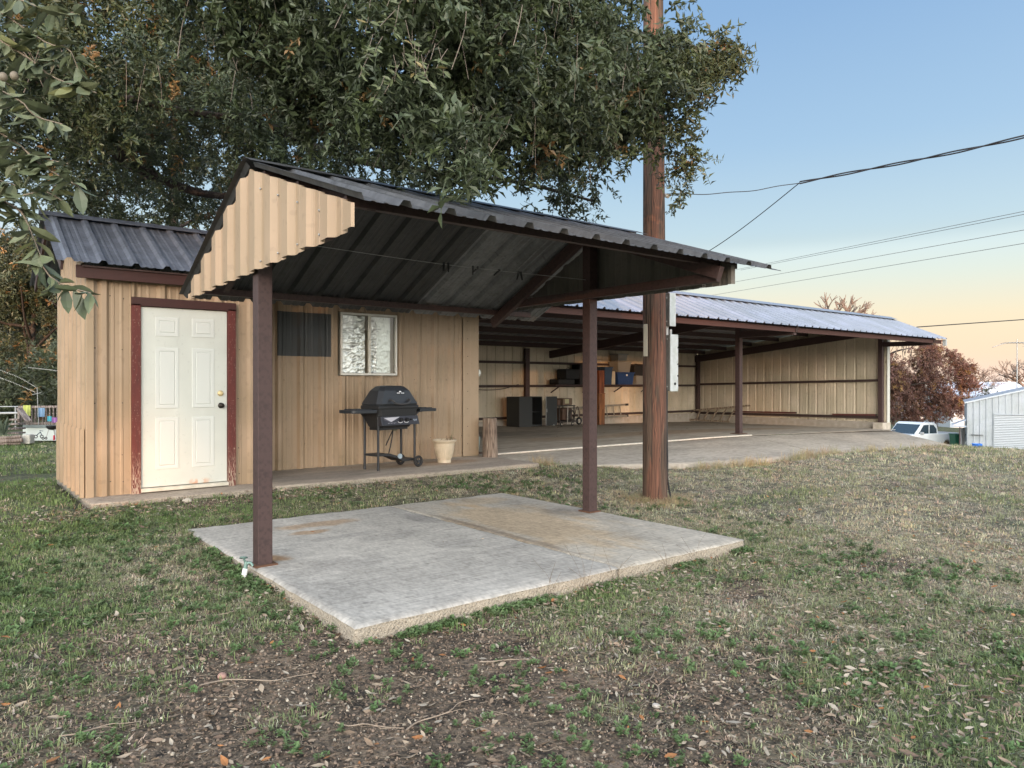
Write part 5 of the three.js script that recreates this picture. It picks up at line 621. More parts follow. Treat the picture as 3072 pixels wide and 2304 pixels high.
{ // branch tips of a second oak close by on the left, leaf by leaf
  const t = thing('oak_branch', 'leafy oak branch tips with large grey-green leaves hanging close at the left edge', 'branch');
  const B = [[[0.1, 1.98, -2.03], [0.12, 1.95, -2.01], [0.17, 1.91, -1.97], [0.21, 1.87, -1.94], [0.27, 1.84, -1.89], [0.29, 1.83, -1.87]], [[0.11, 2.05, -2.02], [0.16, 2.04, -1.98], [0.2, 2.02, -1.95], [0.27, 2.01, -1.89]], [[0.11, 2.02, -2.02], [0.14, 2, -2], [0.17, 1.97, -1.97], [0.21, 1.94, -1.94], [0.24, 1.93, -1.91], [0.26, 1.88, -1.9]], [[0.1, 1.76, -2.03], [0.12, 1.74, -2.01], [0.15, 1.72, -1.99], [0.19, 1.67, -1.95], [0.26, 1.62, -1.9]], [[0.1, 1.56, -2.03], [0.13, 1.59, -2], [0.16, 1.6, -1.98], [0.2, 1.61, -1.95], [0.23, 1.59, -1.93]], [[0.1, 1.6, -2.03], [0.14, 1.58, -2], [0.16, 1.56, -1.98], [0.17, 1.53, -1.97], [0.19, 1.47, -1.96], [0.2, 1.43, -1.95], [0.23, 1.4, -1.93], [0.28, 1.38, -1.88]], [[0.1, 1.85, -2.03], [0.13, 1.83, -2], [0.16, 1.81, -1.98], [0.18, 1.78, -1.96], [0.23, 1.76, -1.92]], [[0.1, 1.68, -2.03], [0.14, 1.67, -2], [0.17, 1.69, -1.97], [0.21, 1.68, -1.94], [0.24, 1.67, -1.91]], [[0.08, 1.9, -2.1], [0.11, 1.88, -2.05], [0.14, 1.86, -2.03]], [[0.08, 1.64, -2.08], [0.12, 1.64, -2.04], [0.15, 1.63, -2.02]]];
  const LN = [leafGeo(0.06, 0.024, 0.3, 0.2), leafGeo(0.052, 0.02, 0.45, -0.15), leafGeo(0.066, 0.023, 0.15, 0.3), leafGeo(0.045, 0.021, 0.35, 0.1)], LMm = [[0.13, 0.155, 0.085], [0.1, 0.125, 0.07], [0.155, 0.175, 0.1], [0.085, 0.105, 0.062], [0.19, 0.2, 0.09]].map((c) => mat(...c, 0.5)), TW = mat(0.21, 0.17, 0.13, 0.85);
  const stem = B[0]; part('stem', taper([[-0.5, 1.9, -2.5], [-0.2, 1.85, -2.25], [0.0, 1.78, -2.1], [0.1, 1.7, -2.03]], 0.014, 0.006, 14, 7), TW, t); void stem;
  B.forEach((b, i) => { const first = V3(...b[0]); part('twig', taper([V3(first.x - 0.25, first.y + 0.08, first.z - 0.22), ...b.map((q) => V3(...q))], 0.004, 0.0013, 26, 6), TW, t); const c = new THREE.CatmullRomCurve3(b.map((q) => V3(...q))), n = Math.round(c.getLength() / 0.0068); for (let k = 0; k < n; k++) { const u = Math.min(1, (k + R() * 0.8) / n), o = c.getPointAt(u), m = part('leaf', LN[Math.floor(R() * 4)], LMm[Math.floor(R() * 4.4)], t, [o.x, o.y, o.z]); m.rotation.set(rr(-0.1, 1.25), YAW * -1 + rr(-2.2, 2.2) + (i > 3 ? 0.4 : 0), rr(-0.8, 0.8), 'YXZ'); m.scale.setScalar(rr(0.75, 1.25)); } });
  for (const [x, y, z] of [[0.125, 1.862, -1.99], [0.145, 1.866, -1.98]]) part('acorn', new THREE.SphereGeometry(0.009, 14, 10).scale(1, 1.15, 1), mat(0.2, 0.17, 0.13, 0.6), t, [x, y, z]);
}
function bareTree(name, lab, pos, H, s0, m, group, depth = 6, spread = 0.55) {
  const o = thing(name, lab, 'tree', [pos.x, pos.y, pos.z], 0, group), segs = []; const old = seed; seed = s0;
  const grow = (p, d, L, r, n) => { const bend = V3(rr(-0.2, 0.2), rr(-0.05, 0.15), rr(-0.2, 0.2)), q = p.clone().addScaledVector(d, L * 0.5).addScaledVector(bend, L * 0.15), e = q.clone().addScaledVector(d.clone().add(bend).normalize(), L * 0.5); const rad = n > depth - 3 ? 6 : 3; (n === depth ? trunk : segs).push(rod(p, q, r, r * 0.85, rad), rod(q, e, r * 0.85, r * 0.62, rad)); if (n === 0) return; const k = n > 2 ? 3 : 3; for (let i = 0; i < k; i++) { const a = R() * 6.28 + i * 2.1, sp = spread * rr(0.6, 1.4), v = d.clone().addScaledVector(V3(Math.cos(a), rr(-0.15, 0.3), Math.sin(a)), sp).normalize(); grow(i === 0 ? e : q.clone().lerp(e, rr(0.3, 1)), v, L * rr(0.62, 0.82), r * 0.66, n - 1); } };
  const trunk = []; grow(V3(0, 0, 0), V3(rr(-0.08, 0.08), 1, 0).normalize(), H * 0.27, H * 0.03, depth); seed = old;
  part('trunk', merge(trunk), m, o); part('branches', merge(segs), m, o).userData.kind = 'stuff'; return o;
}
const gnd = (v, dy = 0) => { v.y = land(v.x, v.z) + dy; return v; };
{ // trees behind the shed on the left
  const oak = (across, out, h, r, lab, tone, warm) => { const p = gnd(site(across, 0, out)), t = thing('background_oak', lab, 'tree', [p.x, p.y, p.z], 0, 'trees behind the shed'); part('trunk', taper([[0, -0.2, 0], [0.1, h * 0.3, 0.1], [0.2, h * 0.6, 0]], 0.16, 0.08, 12, 9, 0.3, 5), BARKM, t); for (let k = 0; k < 4; k++) { const a = k * 1.7 + across; part('limb', taper([[0.1, h * (0.3 + k * 0.07), 0], [Math.cos(a) * r * 0.4, h * 0.55, Math.sin(a) * r * 0.4], [Math.cos(a) * r * 0.8, h * 0.7, Math.sin(a) * r * 0.8]], 0.07, 0.02, 8, 6), BARKM, t); } const L = []; for (let k = 0; k < 9; k++) { const a = k * 2.4, d = r * 0.62 * Math.sqrt((k + 0.5) / 9); L.push([Math.cos(a) * d, h * (0.5 + 0.42 * hash(k, Math.round(h * 7), 5)), Math.sin(a) * d, r * rr(0.4, 0.58)]); } for (let k = 0; k < 4; k++) { const a = k * 1.57 + across * 3; L.push([Math.cos(a) * r * 0.6, h * 0.24, Math.sin(a) * r * 0.6, r * 0.42, 0.7]); } crown(t, L, 800, 2.6, tone, { warm }); };
  oak(-20.5, 31, 7.5, 3.2, 'dark oak furthest left behind the deck', [0.05, 0.064, 0.032], 0.03); oak(-15.2, 28, 6.6, 2.9, 'dark oak rising right behind the deck rail', [0.05, 0.064, 0.032], 0.03); oak(-11.4, 34, 8, 3.4, 'oak behind the dark shed roof with orange tinged leaves', [0.05, 0.062, 0.03], 0.05); oak(-24, 42, 9, 4.6, 'distant hazy oak in the gap left of the shed', [0.07, 0.08, 0.04], 0.06); oak(-17.5, 46, 8, 4.6, 'distant yellowish oak between the darker oaks', [0.1, 0.095, 0.045], 0.15); oak(-31, 50, 10, 5, 'far oak at the left edge behind the rail', [0.075, 0.082, 0.04], 0.06);
  const s = thing('slender_tree', 'slender straight dark trunk rising behind the shed ridge', 'tree', [4.35, -0.3, -17.9]); part('trunk', taper([[0, -0.1, 0], [0.02, 3, 0], [-0.03, 6, 0], [0, 8.5, 0.1]], 0.12, 0.085, 14, 10, 0.15, 9), BARKM, s); for (const [h, a] of [[4.2, 3.6], [5, 0.4], [5.6, 2.6]]) part('limb', taper([[0, h, 0], [Math.cos(a) * 0.9, h + 0.45, Math.sin(a) * 0.4], [Math.cos(a) * 1.9, h + 0.6, Math.sin(a) * 0.6]], 0.06, 0.015, 10, 6), BARKM, s); crown(s, [[0, 7.2, 0, 1.6], [-1.5, 5.6, 0.4, 1.2], [1.5, 6.2, 0, 1.3], [-0.3, 4.9, 0.8, 0.7, 0.6]], 260, 1.7, [0.05, 0.062, 0.03]);
  [[-21, 25, 1.5, 'leftmost dark shrub behind the deck'], [-17.6, 23, 1.3, 'dark shrub behind the deck railing'], [-14.6, 24, 1.5, 'dark shrub behind the towels on the railing'], [-12, 26, 1.7, 'dark shrub at the shed wall end of the deck'], [-26, 32, 2.2, 'broad distant shrub at the left edge'], [-22, 34, 2.2, 'distant olive shrub rising above the rail'], [-18, 33, 2.2, 'distant shrub above the string lights'], [-30, 40, 2.8, 'far shrub mass at the left edge of the yard'], [-25, 38, 2.4, 'far olive shrub between the oaks']].forEach(([a, o, r, lab], k) => { const p = gnd(site(a, 0, o)), t = thing('shrub', lab, 'shrub', [p.x, p.y, p.z], 0, 'shrubs behind the deck'); part('stem', taper([[0, -0.1, 0], [0.1, r * 0.5, 0], [0, r, 0.1]], 0.06, 0.02, 6, 6), BARKM, t); crown(t, [[-r * 0.6, r * 0.7, 0, r * 0.75], [r * 0.6, r * 0.75, 0, r * 0.75], [0, r * 1.3, 0, r * 0.7], [r * 1.1, r * 0.4, 0, r * 0.5], [-r * 1.1, r * 0.4, 0, r * 0.5]], 700, 2.2, k % 3 === 1 ? [0.085, 0.09, 0.042] : [0.055, 0.068, 0.034], { warm: 0.04 }); });
  // trees behind the viewer, low in front of the sun
  const H = V3(SUN.x, 0, SUN.z).normalize(), Pp = V3(H.z, 0, -H.x);
  const shade = (p, d, h, r, lab) => { const q = H.clone().multiplyScalar(d).addScaledVector(Pp, p), t = thing('shade_tree', lab, 'tree', [q.x, land(q.x, q.z), q.z], 0, 'trees behind the viewer'); part('trunk', taper([[0, -0.2, 0], [0.1, h * 0.4, 0.1], [0, h * 0.8, 0]], 0.22, 0.08, 10, 9, 0.3, 5), BARKM, t); const L = []; for (let y = 1.2; y < h - r * 0.4; y += r * 0.55) for (let k = 0; k < 3; k++) L.push([Pp.x * (k - 1) * r * 0.6 + rr(-0.3, 0.3), y, Pp.z * (k - 1) * r * 0.6 + rr(-0.3, 0.3), r * 0.62]); crown(t, L, 560, 3, [0.05, 0.058, 0.03]); };
  shade(-15, 66, 8.6, 3.4, 'leftmost leafy tree of the row behind the viewer'); shade(-10.2, 66, 8.6, 3.4, 'second leafy tree of the row behind the viewer'); shade(-6.2, 66, 8.6, 3.0, 'third leafy tree of the row behind the viewer'); shade(-0.9, 66, 8.6, 2.3, 'fourth leafy tree of the row behind the viewer'); shade(2.7, 66, 5.4, 2.0, 'low bushy tree in the gap of the row behind the viewer'); shade(7.5, 66, 8.6, 3.2, 'leafy tree right of the gap behind the viewer'); shade(12.5, 66, 8.6, 3.4, 'third leafy tree right of the gap behind the viewer'); ['fourth', 'fifth', 'sixth', 'seventh'].forEach((w, k) => shade(17.5 + k * 5.2, 66, 8.6, 3.5, w + ' leafy tree right of the gap behind the viewer'));
}
// ---------------------------------------------------------------- yard behind the shed on the left
{
  const L = (zx, zy, out) => { const u = zx / 5.185, v = 1100 + zy / 5.185; return site((u - 1536) / 2194 * out, 1.178 + (1148 - v) / 2194 * out, out); };
  const GW = mat(0.33, 0.3, 0.28, 0.9, { map: rep(grainTex, 3, 1) });
  const dk = thing('wooden_deck', 'weathered grey raised deck with picket railing behind the shed', 'deck'); const o = 18;
  part('floor', bar(L(360, 915, o), L(1300, 915, o), 2.4, 0.08), GW, dk).position.add(site(0, 0, 1.2)); part('skirting', bar(L(360, 1045, o), L(1300, 1045, o), 0.03, 0.33), mat(0.6, 0.66, 0.64, 0.7), dk); part('fascia', bar(L(360, 928, o - 0.03), L(1300, 928, o - 0.03), 0.04, 0.07), mat(0.2, 0.24, 0.24, 0.8), dk);
  for (let k = 0; k < 17; k++) { const x = 385 + k * 56; part('picket', bar(L(x, 905, o), L(x + 2, 622 + 6 * R(), o), 0.045, 0.02, V3(CS, 0, SN)), GW, dk); } part('top_rail', bar(L(290, 625, o), L(1300, 618, o), 0.05, 0.05), GW, dk); part('bottom_rail', bar(L(360, 880, o), L(1300, 876, o), 0.03, 0.04), GW, dk);
  part('stair_post', bar(L(310, 905, o - 0.3), L(305, 640, o - 0.3), 0.1, 0.05), GW, dk); part('handrail', bar(L(300, 650, o - 0.3), L(450, 848, o - 0.9), 0.12, 0.04), GW, dk); part('stair_post', bar(L(432, 1060, o - 0.9), L(432, 850, o - 0.9), 0.04), GW, dk); for (let k = 0; k < 4; k++) part('stair_tread', bar(L(200 - k * 8, 820 + k * 70, o - 0.3 - k * 0.2), L(345, 820 + k * 70, o - 0.3 - k * 0.2), 0.26, 0.04), GW, dk);
  const towel = (x, y0, y1, w, c, lab) => { const g = new THREE.PlaneGeometry(w, (y1 - y0) * 0.00158, 12, 8), p = g.attributes.position; for (let i = 0; i < p.count; i++) p.setZ(i, 0.02 * Math.sin(p.getX(i) * 70)); g.computeVertexNormals(); const q = L(x, (y0 + y1) / 2, o - 0.06); single('towel', g, mat(...c, 0.9), lab, 'towel', 'towels on the railing', [q.x, q.y, q.z], [0, -YAW, 0]); };
  towel(418, 600, 765, 0.17, [0.5, 0.55, 0.16], 'yellow-green towel draped over the deck railing'); towel(640, 640, 780, 0.15, [0.2, 0.33, 0.5], 'pale blue towel on the deck railing'); towel(770, 770, 850, 0.1, [0.08, 0.4, 0.5], 'small turquoise cloth low on the deck railing'); towel(850, 790, 870, 0.12, [0.3, 0.15, 0.38], 'purple cloth at the shed end of the deck railing');
  const bk = L(437, 1125, o - 1.0), blk = thing('concrete_block', 'pale rough concrete block under the stair post', 'block', [bk.x, bk.y, bk.z], -YAW); part('block', box(0.2, 0.22, 0.2, 0, 0, 0, 0.03), mat(0.52, 0.5, 0.45, 0.95, { map: rep(speck, 4) }), blk);
  [[-60, 1115, 330, 1085, 0.045, 'upper weathered log of the pile beside the stairs'], [-60, 1165, 355, 1140, 0.055, 'lower weathered log of the pile beside the stairs'], [-40, 1198, 320, 1196, 0.03, 'thin dark log at the bottom of the pile']].forEach(([a, b, c, d, r, lab]) => single('log', taper([L(a, b, o - 1.3), L((a + c) / 2, (b + d) / 2 + 6, o - 1.3), L(c, d, o - 1.2)], r, r * 0.85, 12, 10, 0.3, 4), mat(0.3, 0.26, 0.23, 0.9, { map: rep(grainTex, 2, 1) }), lab, 'log', 'log pile'));
  const ag = L(60, 1070, o - 1.2), a = thing('agave_plant', 'spiky grey-green agave beside the log pile', 'plant', [ag.x, ag.y, ag.z]); for (let k = 0; k < 26; k++) { const an = R() * 6.28, e = rr(0.5, 1.3); const g = leafGeo(rr(0.35, 0.55), 0.035, 0.6, -0.1).rotateX(-e).rotateY(an); part('leaf', g, mat(0.1, 0.13, 0.09, 0.6), a); }
  const kg = L(815, 1130, o - 0.8), k = thing('kettle_grill', 'small black kettle grill on legs at the foot of the deck', 'grill', [kg.x, kg.y, kg.z], -YAW); part('bowl', new THREE.SphereGeometry(0.13, 20, 10, 0, 6.283, Math.PI / 2, Math.PI / 2).scale(1, 0.75, 1).translate(0, 0.315, 0), BLACK, k); part('rim', new THREE.TorusGeometry(0.13, 0.01, 6, 24).rotateX(Math.PI / 2).translate(0, 0.315, 0), BLACK, k); for (const [x, z] of [[-0.13, 0.05], [0.13, 0.05], [0, -0.1]]) part('leg', rod(V3(x * 0.5, 0.25, z * 0.5), V3(x, 0, z), 0.009), GALV, k); for (const x of [-0.13, -0.06]) part('wheel', new THREE.TorusGeometry(0.025, 0.01, 6, 14).translate(x - 0.06, 0.03, 0.05), RUBBER, k);
  const rc = L(840, 1105, o - 0.75), fc = thing('fuel_can', 'small red can standing under the kettle grill', 'can', [rc.x, rc.y, rc.z]); part('can', box(0.035, 0.12, 0.03, 0, 0, 0, 0.008), mat(0.5, 0.03, 0.06, 0.5), fc); part('cap', box(0.016, 0.02, 0.016, 0, 0.068, 0), WHITE, fc);
  const bt = L(630, 1060, o - 0.6), bi = thing('tricycle', 'small dark tricycle lying in front of the white skirting', 'tricycle', [bt.x, bt.y, bt.z], -YAW), DB = mat(0.06, 0.09, 0.13, 0.6); part('frame', merge([rod(V3(-0.1, -0.02, 0), V3(0, 0.07, 0), 0.01), rod(V3(0, 0.07, 0), V3(0.03, -0.02, 0), 0.01), rod(V3(-0.02, 0.1, 0), V3(0.06, 0.09, 0), 0.008)]), DB, bi); for (const x of [-0.11, 0.03]) part('wheel', new THREE.TorusGeometry(0.035, 0.009, 6, 16).translate(x, -0.04, 0), RUBBER, bi);
  const pl = thing('light_pole', 'thin white pole carrying the string lights above the deck', 'pole'); part('pole', rod(L(600, 905, o - 0.1), L(578, 325, o - 0.1), 0.007), GALV, pl); part('crosspiece', rod(L(500, 435, o - 0.1), L(640, 405, o - 0.1), 0.006), GALV, pl);
  [[[-40, 30], [300, 165], [578, 325], 'upper strand of string lights running to the white pole'], [[-40, 150], [260, 265], [560, 400], 'lower strand of string lights running to the white pole'], [[430, 5], [700, 35], [910, 60], 'short strand of string lights near the shed wall']].forEach(([p, q, r, lab]) => { const s = thing('string_lights', lab, 'string lights', [0, 0, 0], 0, 'string lights'), c = new THREE.CatmullRomCurve3([L(...p, o), L(...q, o), L(...r, o - 0.1)]); part('wire', new THREE.TubeGeometry(c, 20, 0.0025, 4), mat(0.25, 0.25, 0.24, 0.6), s); const bg = new THREE.SphereGeometry(0.009, 6, 5), bm = mat(0.55, 0.55, 0.5, 0.4); for (let i = 1; i < 26; i++) { const v = c.getPointAt(i / 26); part('bulb', bg, bm, s, [v.x, v.y - 0.012, v.z]); } });
  const fr = thing('rail_fence', 'pale metal rail fence left of the deck', 'fence'); part('top_rail', rod(L(-80, 622, o + 1), L(330, 620, o + 1), 0.014), GALV, fr); part('post', rod(L(240, 980, o + 1), L(240, 620, o + 1), 0.016), GALV, fr); part('post', rod(L(-60, 980, o + 1), L(-60, 620, o + 1), 0.016), GALV, fr); part('lower_rail', rod(L(-80, 725, o + 1), L(300, 720, o + 1), 0.03), GALV, fr);
  const pb = L(680, 1175, o - 1.3); single('pale_board', box(0.24, 0.02, 0.05), mat(0.5, 0.44, 0.32, 0.8), 'short pale board lying in the grass before the deck', 'board', null, [pb.x, land(pb.x, pb.z) + 0.03, pb.z], [0, -YAW - 0.7, 0]);
}
// ---------------------------------------------------------------- down the slope on the right
{
  const W = (u, v, out) => site((u - 1536) / 2194 * out, 1.178 + (1148 - v) / 2194 * out, out);
  // white metal shed with roller door
  const D = 42, o = W(2900, 1148, D), base = -3.0, turnS = -YAW - 0.54, s = thing('white_shed', 'white ribbed metal shed with a roller door down the slope at the right edge', 'shed', [o.x, base, o.z], turnS), WM = mat(0.43, 0.475, 0.52, 0.5, { map: rep(grime, 0.3) }), SLAT = mat(0.5, 0.54, 0.58, 0.5); part('dark_groove_backing', box(3.9, 2.36, 0.02, 3.25, 1.18, -0.06), mat(0.16, 0.18, 0.2, 0.6), s);  // last part: dark sheet added behind the slats, its colour standing for groove shade
  const top = (x) => 3.0 + 0.265 * Math.min(x, 4.2) - 0.265 * Math.max(0, x - 4.2), X = V3(1, 0, 0), Y = V3(0, 1, 0);
  sheets('wall_panel', WM, s, V3(0, 0, 0), X, Y, 1.3, -0.2, top, { h: 0.045, minor: 0, base: 0.1, top: 0.05 }); sheets('wall_panel', WM, s, V3(1.3, 0, 0), X, Y, 3.9, 2.36, (x) => top(x + 1.3), { h: 0.03, minor: 0, off: 1.3 }); sheets('wall_panel', WM, s, V3(5.2, 0, 0), X, Y, 3.2, -0.2, (x) => top(x + 5.2), { h: 0.045, minor: 0, base: 0.1, top: 0.05 });
  sheets('wall_panel', WM, s, V3(0, 0, -8), V3(0, 0, 1), Y, 8, -0.2, 3.0, { h: -0.03, minor: 0 });
  for (let k = 0; k < 24; k++) { const d = k ? null : 0; void d; part('door_slat', box(3.86, 0.076, 0.04, 3.25, 0.05 + k * 0.0975, -0.02, 0.012), SLAT, s, null, [0, 0, 0]); }
  part('door_trim', merge([box(0.07, 2.4, 0.05, 1.29, 1.2, 0.02), box(0.07, 2.4, 0.05, 5.22, 1.2, 0.02), box(4, 0.06, 0.05, 3.25, 2.39, 0.02)]), mat(0.36, 0.4, 0.44, 0.5), s);
  for (const [a, b] of [[V3(-0.1, 3.02, 0.06), V3(4.2, 4.16, 0.06)], [V3(4.2, 4.16, 0.06), V3(8.5, 3.02, 0.06)]]) { part('rake_trim', bar(a, b, 0.06, 0.08), mat(0.5, 0.54, 0.58, 0.5), s); const g = ribbed(8, 0, a.distanceTo(b), { minor: 0 }); g.applyMatrix4(frame(V3(a.x < 4 ? a.x : b.x, 3.04, a.x < 4 ? 0.05 : -7.95), V3(0, 0, a.x < 4 ? -1 : 1), a.x < 4 ? b.clone().sub(a) : a.clone().sub(b))); part('roof_panel', g, ROOFGALV, s); }
  part('wall_shelf', box(0.6, 0.02, 0.12, 0.5, 1.2, 0.07), BLACK, s);
  const aw = thing('awning', 'small pale lean-to roof on a post left of the white shed', 'awning', [o.x, base, o.z], turnS); part('roof', bar(V3(-0.02, 2.05, -0.5), V3(-0.75, 1.72, -0.5), 1.6, 0.04, Y), mat(0.42, 0.47, 0.55, 0.5), aw); part('edge', box(0.78, 0.08, 0.04, -0.4, 1.68, 0.3), mat(0.36, 0.42, 0.5, 0.5), aw); part('post', box(0.06, 1.75, 0.06, -0.34, 0.82, 0.25), STEELDARK, aw);
  const put = (u, out) => { const p = W(u, 1148, out); p.y = -3.0; return p; };
  let p = put(2872, 44); const bi = thing('wheelie_bin', 'dark green wheeled trash bin beside the white shed', 'bin', [p.x, p.y, p.z], -YAW), GB = mat(0.012, 0.09, 0.05, 0.5); const bg = new THREE.BoxGeometry(0.62, 1.0, 0.62), bp = bg.attributes.position; for (let i = 0; i < bp.count; i++) if (bp.getY(i) < 0) bp.setXYZ(i, bp.getX(i) * 0.78, bp.getY(i), bp.getZ(i) * 0.78); bg.computeVertexNormals(); part('body', bg.translate(0, 0.55, 0), GB, bi); part('lid', box(0.68, 0.06, 0.7, 0, 1.08, 0, 0.02), GB, bi); part('logo', new THREE.TorusGeometry(0.06, 0.012, 6, 16).translate(0, 0.82, 0.3), mat(0.1, 0.3, 0.2, 0.6), bi); for (const x of [-0.2, 0.2]) part('wheel', new THREE.TorusGeometry(0.09, 0.03, 6, 16).rotateY(Math.PI / 2).translate(x, 0.11, -0.3), RUBBER, bi);
  p = W(2892, 1340, 43); p = put(2889, 43.2); const gc = thing('gas_cylinders', 'grey gas cylinder rack between the bin and the white shed', 'cylinder', [p.x, p.y, p.z], -YAW); for (const [x, c] of [[-0.1, 0.34], [0.06, 0.22]]) part('cylinder', new THREE.CylinderGeometry(0.075, 0.075, 1.5, 14).translate(x, 0.75, 0), mat(c, c, c * 1.02, 0.5), gc); part('cage', merge([0, 1, 2, 3].map((k) => rod(V3(0.16 + k * 0.06, 0, 0.1), V3(0.16 + k * 0.06, 1.5, 0.1), 0.008))), mat(0.3, 0.32, 0.32, 0.6), gc); part('tank', new THREE.SphereGeometry(0.17, 14, 10).scale(1, 1.1, 1).translate(0.22, 0.62, 0.05), mat(0.45, 0.48, 0.48, 0.5), gc);
  p = put(2931, 41); const bb = thing('blue_barrel', 'bright blue plastic tub in front of the white shed', 'tub', [p.x, p.y + 0.12, p.z], -YAW); part('body', new THREE.CylinderGeometry(0.26, 0.22, 0.62, 22, 1).translate(0, 0.31, 0), mat(0.02, 0.16, 0.62, 0.45), bb); part('rim', new THREE.TorusGeometry(0.26, 0.02, 6, 24).rotateX(Math.PI / 2).translate(0, 0.62, 0), mat(0.02, 0.16, 0.62, 0.45), bb);
  // pickup truck
  { const q = W(2742, 1148, 45); const t = thing('pickup_truck', 'white pickup truck parked down the slope beyond the apron', 'truck', [q.x, -3.15, q.z], -YAW), WT = new THREE.MeshPhysicalMaterial({ color: C(0.72, 0.76, 0.78), roughness: 0.35, clearcoat: 0.6, clearcoatRoughness: 0.15 }), GLS = new THREE.MeshPhysicalMaterial({ color: C(0.03, 0.05, 0.065), roughness: 0.06, metalness: 0.1, clearcoat: 1 });
    const g = new THREE.Group(); g.name = 'car_body'; t.add(g); t.rotation.y = 2.934; t.remove(g); // local: nose to +x, width along z
    const side = (pts, w, z = 0) => new THREE.ExtrudeGeometry(new THREE.Shape(pts.map(([a, b]) => new THREE.Vector2(a, b))), { depth: w - 0.08, bevelEnabled: true, bevelSize: 0.04, bevelThickness: 0.04, bevelSegments: 2 }).translate(0, 0, -(w - 0.08) / 2 + z);
    const wh = (x, r) => { const a = []; for (let k = 0; k <= 8; k++) { const f = Math.PI - k / 8 * Math.PI; a.push([x + Math.cos(f) * r, 0.42 + Math.sin(f) * r]); } return a; };
    part('body', side([[-2.7, 0.5], ...wh(-1.75, 0.44), ...wh(1.75, 0.44), [2.65, 0.5], [2.72, 0.8], [2.65, 1.08], [2.3, 1.16], [0.95, 1.22], [-0.95, 1.2], [-2.72, 1.2]], 1.95), WT, t);
    const cab = part('cab', side([[-1.05, 1.15], [-0.9, 1.72], [-0.65, 1.86], [0.25, 1.88], [0.45, 1.8], [1.1, 1.2]], 1.72), WT, t);
    part('windshield', new THREE.PlaneGeometry(1.56, 0.82).rotateY(Math.PI / 2).rotateZ(0.83).translate(0.82, 1.53, 0), GLS, cab); part('rear_glass', new THREE.PlaneGeometry(1.4, 0.45).rotateY(-Math.PI / 2).translate(-1.03, 1.5, 0), GLS, cab);
    for (const z of [-0.865, 0.865]) { part('side_window', new THREE.ShapeGeometry(new THREE.Shape([[0.84, 1.24], [0.36, 1.76], [-0.12, 1.78], [-0.12, 1.24]].map(([a, b]) => new THREE.Vector2(a, b)))).translate(0, 0, z), GLS, cab); part('quarter_window', new THREE.ShapeGeometry(new THREE.Shape([[-0.2, 1.24], [-0.2, 1.78], [-0.6, 1.75], [-0.85, 1.5], [-0.9, 1.24]].map(([a, b]) => new THREE.Vector2(a, b)))).translate(0, 0, z), GLS, cab); part('mirror', box(0.1, 0.16, 0.22, 0.78, 1.3, z * 1.22, 0.03), mat(0.45, 0.46, 0.47, 0.3, { metalness: 0.6 }), cab); part('door', box(1.1, 0.6, 0.01, 0.35, 0.86, z * 1.13, 0.004), WT, t); }
    part('bed_floor', box(1.55, 0.05, 1.5, -1.85, 1.19, 0), mat(0.15, 0.15, 0.15, 0.8), t); for (const x of [-1.75, 1.75]) for (const z of [-0.86, 0.86]) { const w2 = part('wheel', new THREE.TorusGeometry(0.27, 0.11, 8, 22).translate(x, 0.38, z), RUBBER, t); part('rim', new THREE.CylinderGeometry(0.2, 0.2, 0.1, 16).rotateX(Math.PI / 2).translate(x, 0.38, z), GALV, w2); } for (const z of [-0.72, 0.72]) part('headlight', box(0.06, 0.18, 0.34, 2.7, 0.92, z), mat(0.6, 0.62, 0.63, 0.15), t); part('grille', box(0.05, 0.2, 0.95, 2.71, 0.9, 0), BLACK, t); part('bumper', box(0.14, 0.2, 1.9, 2.75, 0.58, 0, 0.04), GALV, t);
  }
  // aerial
  { const m = W(3051, 1166, 47), t = thing('television_aerial', 'television aerial on a thin mast above the white shed', 'aerial', [m.x, 0, m.z], -YAW); part('mast', rod(V3(0, -2, 0), V3(0.0, 3.95, 0), 0.03), GALV, t); part('boom', tube([[-1.6, 3.45, 0], [-0.7, 3.72, 0], [0.1, 3.76, 0], [0.8, 3.78, 0]], 0.022, 16, 5), GALV, t); for (let k = 0; k < 9; k++) part('element', rod(V3(-0.9 + k * 0.2, 3.7, -0.25), V3(-0.9 + k * 0.2, 3.76, 0.35), 0.012), GALV, t); for (let k = 0; k < 4; k++) part('element', rod(V3(0.35 + k * 0.04, 3.5 + k * 0.14, 0), V3(0.8 + k * 0.06, 3.55 + k * 0.15, 0.1), 0.012), GALV, t); }
  // road and far buildings
  { const a = W(2600, 1290, 66), b = W(3200, 1290, 68), g = bar(V3(a.x, land(a.x, a.z) + 0.05, a.z), V3(b.x, land(b.x, b.z) + 0.05, b.z), 3, 0.05); struct('road', g, mat(0.3, 0.29, 0.28, 0.9)); }
  const house = (u, out, w, h, lab, c, roofc) => { const q = gnd(W(u, 1148, out)), t = thing('farm_building', lab, 'building', [q.x, q.y, q.z], -YAW, 'far farm buildings'); part('wall', box(w, h, w * 0.6, 0, h / 2, 0, 0), mat(...c, 0.7), t); part('roof', new THREE.ExtrudeGeometry(new THREE.Shape([[-w * 0.36, 0], [w * 0.36, 0], [0, h * 0.45]].map(([a, b]) => new THREE.Vector2(a, b))), { depth: w * 1.06, bevelEnabled: false }).rotateY(Math.PI / 2).translate(-w * 0.53, h, 0), mat(...roofc, 0.7), t); for (const x of [-0.28, 0.22]) part('window', box(w * 0.1, h * 0.3, 0.05, w * x, h * 0.55, w * 0.3 + 0.01, 0), mat(0.05, 0.06, 0.07, 0.3), t); part('door', box(w * 0.1, h * 0.7, 0.05, -w * 0.02, h * 0.35, w * 0.3 + 0.01, 0), mat(0.2, 0.2, 0.22, 0.6), t); };
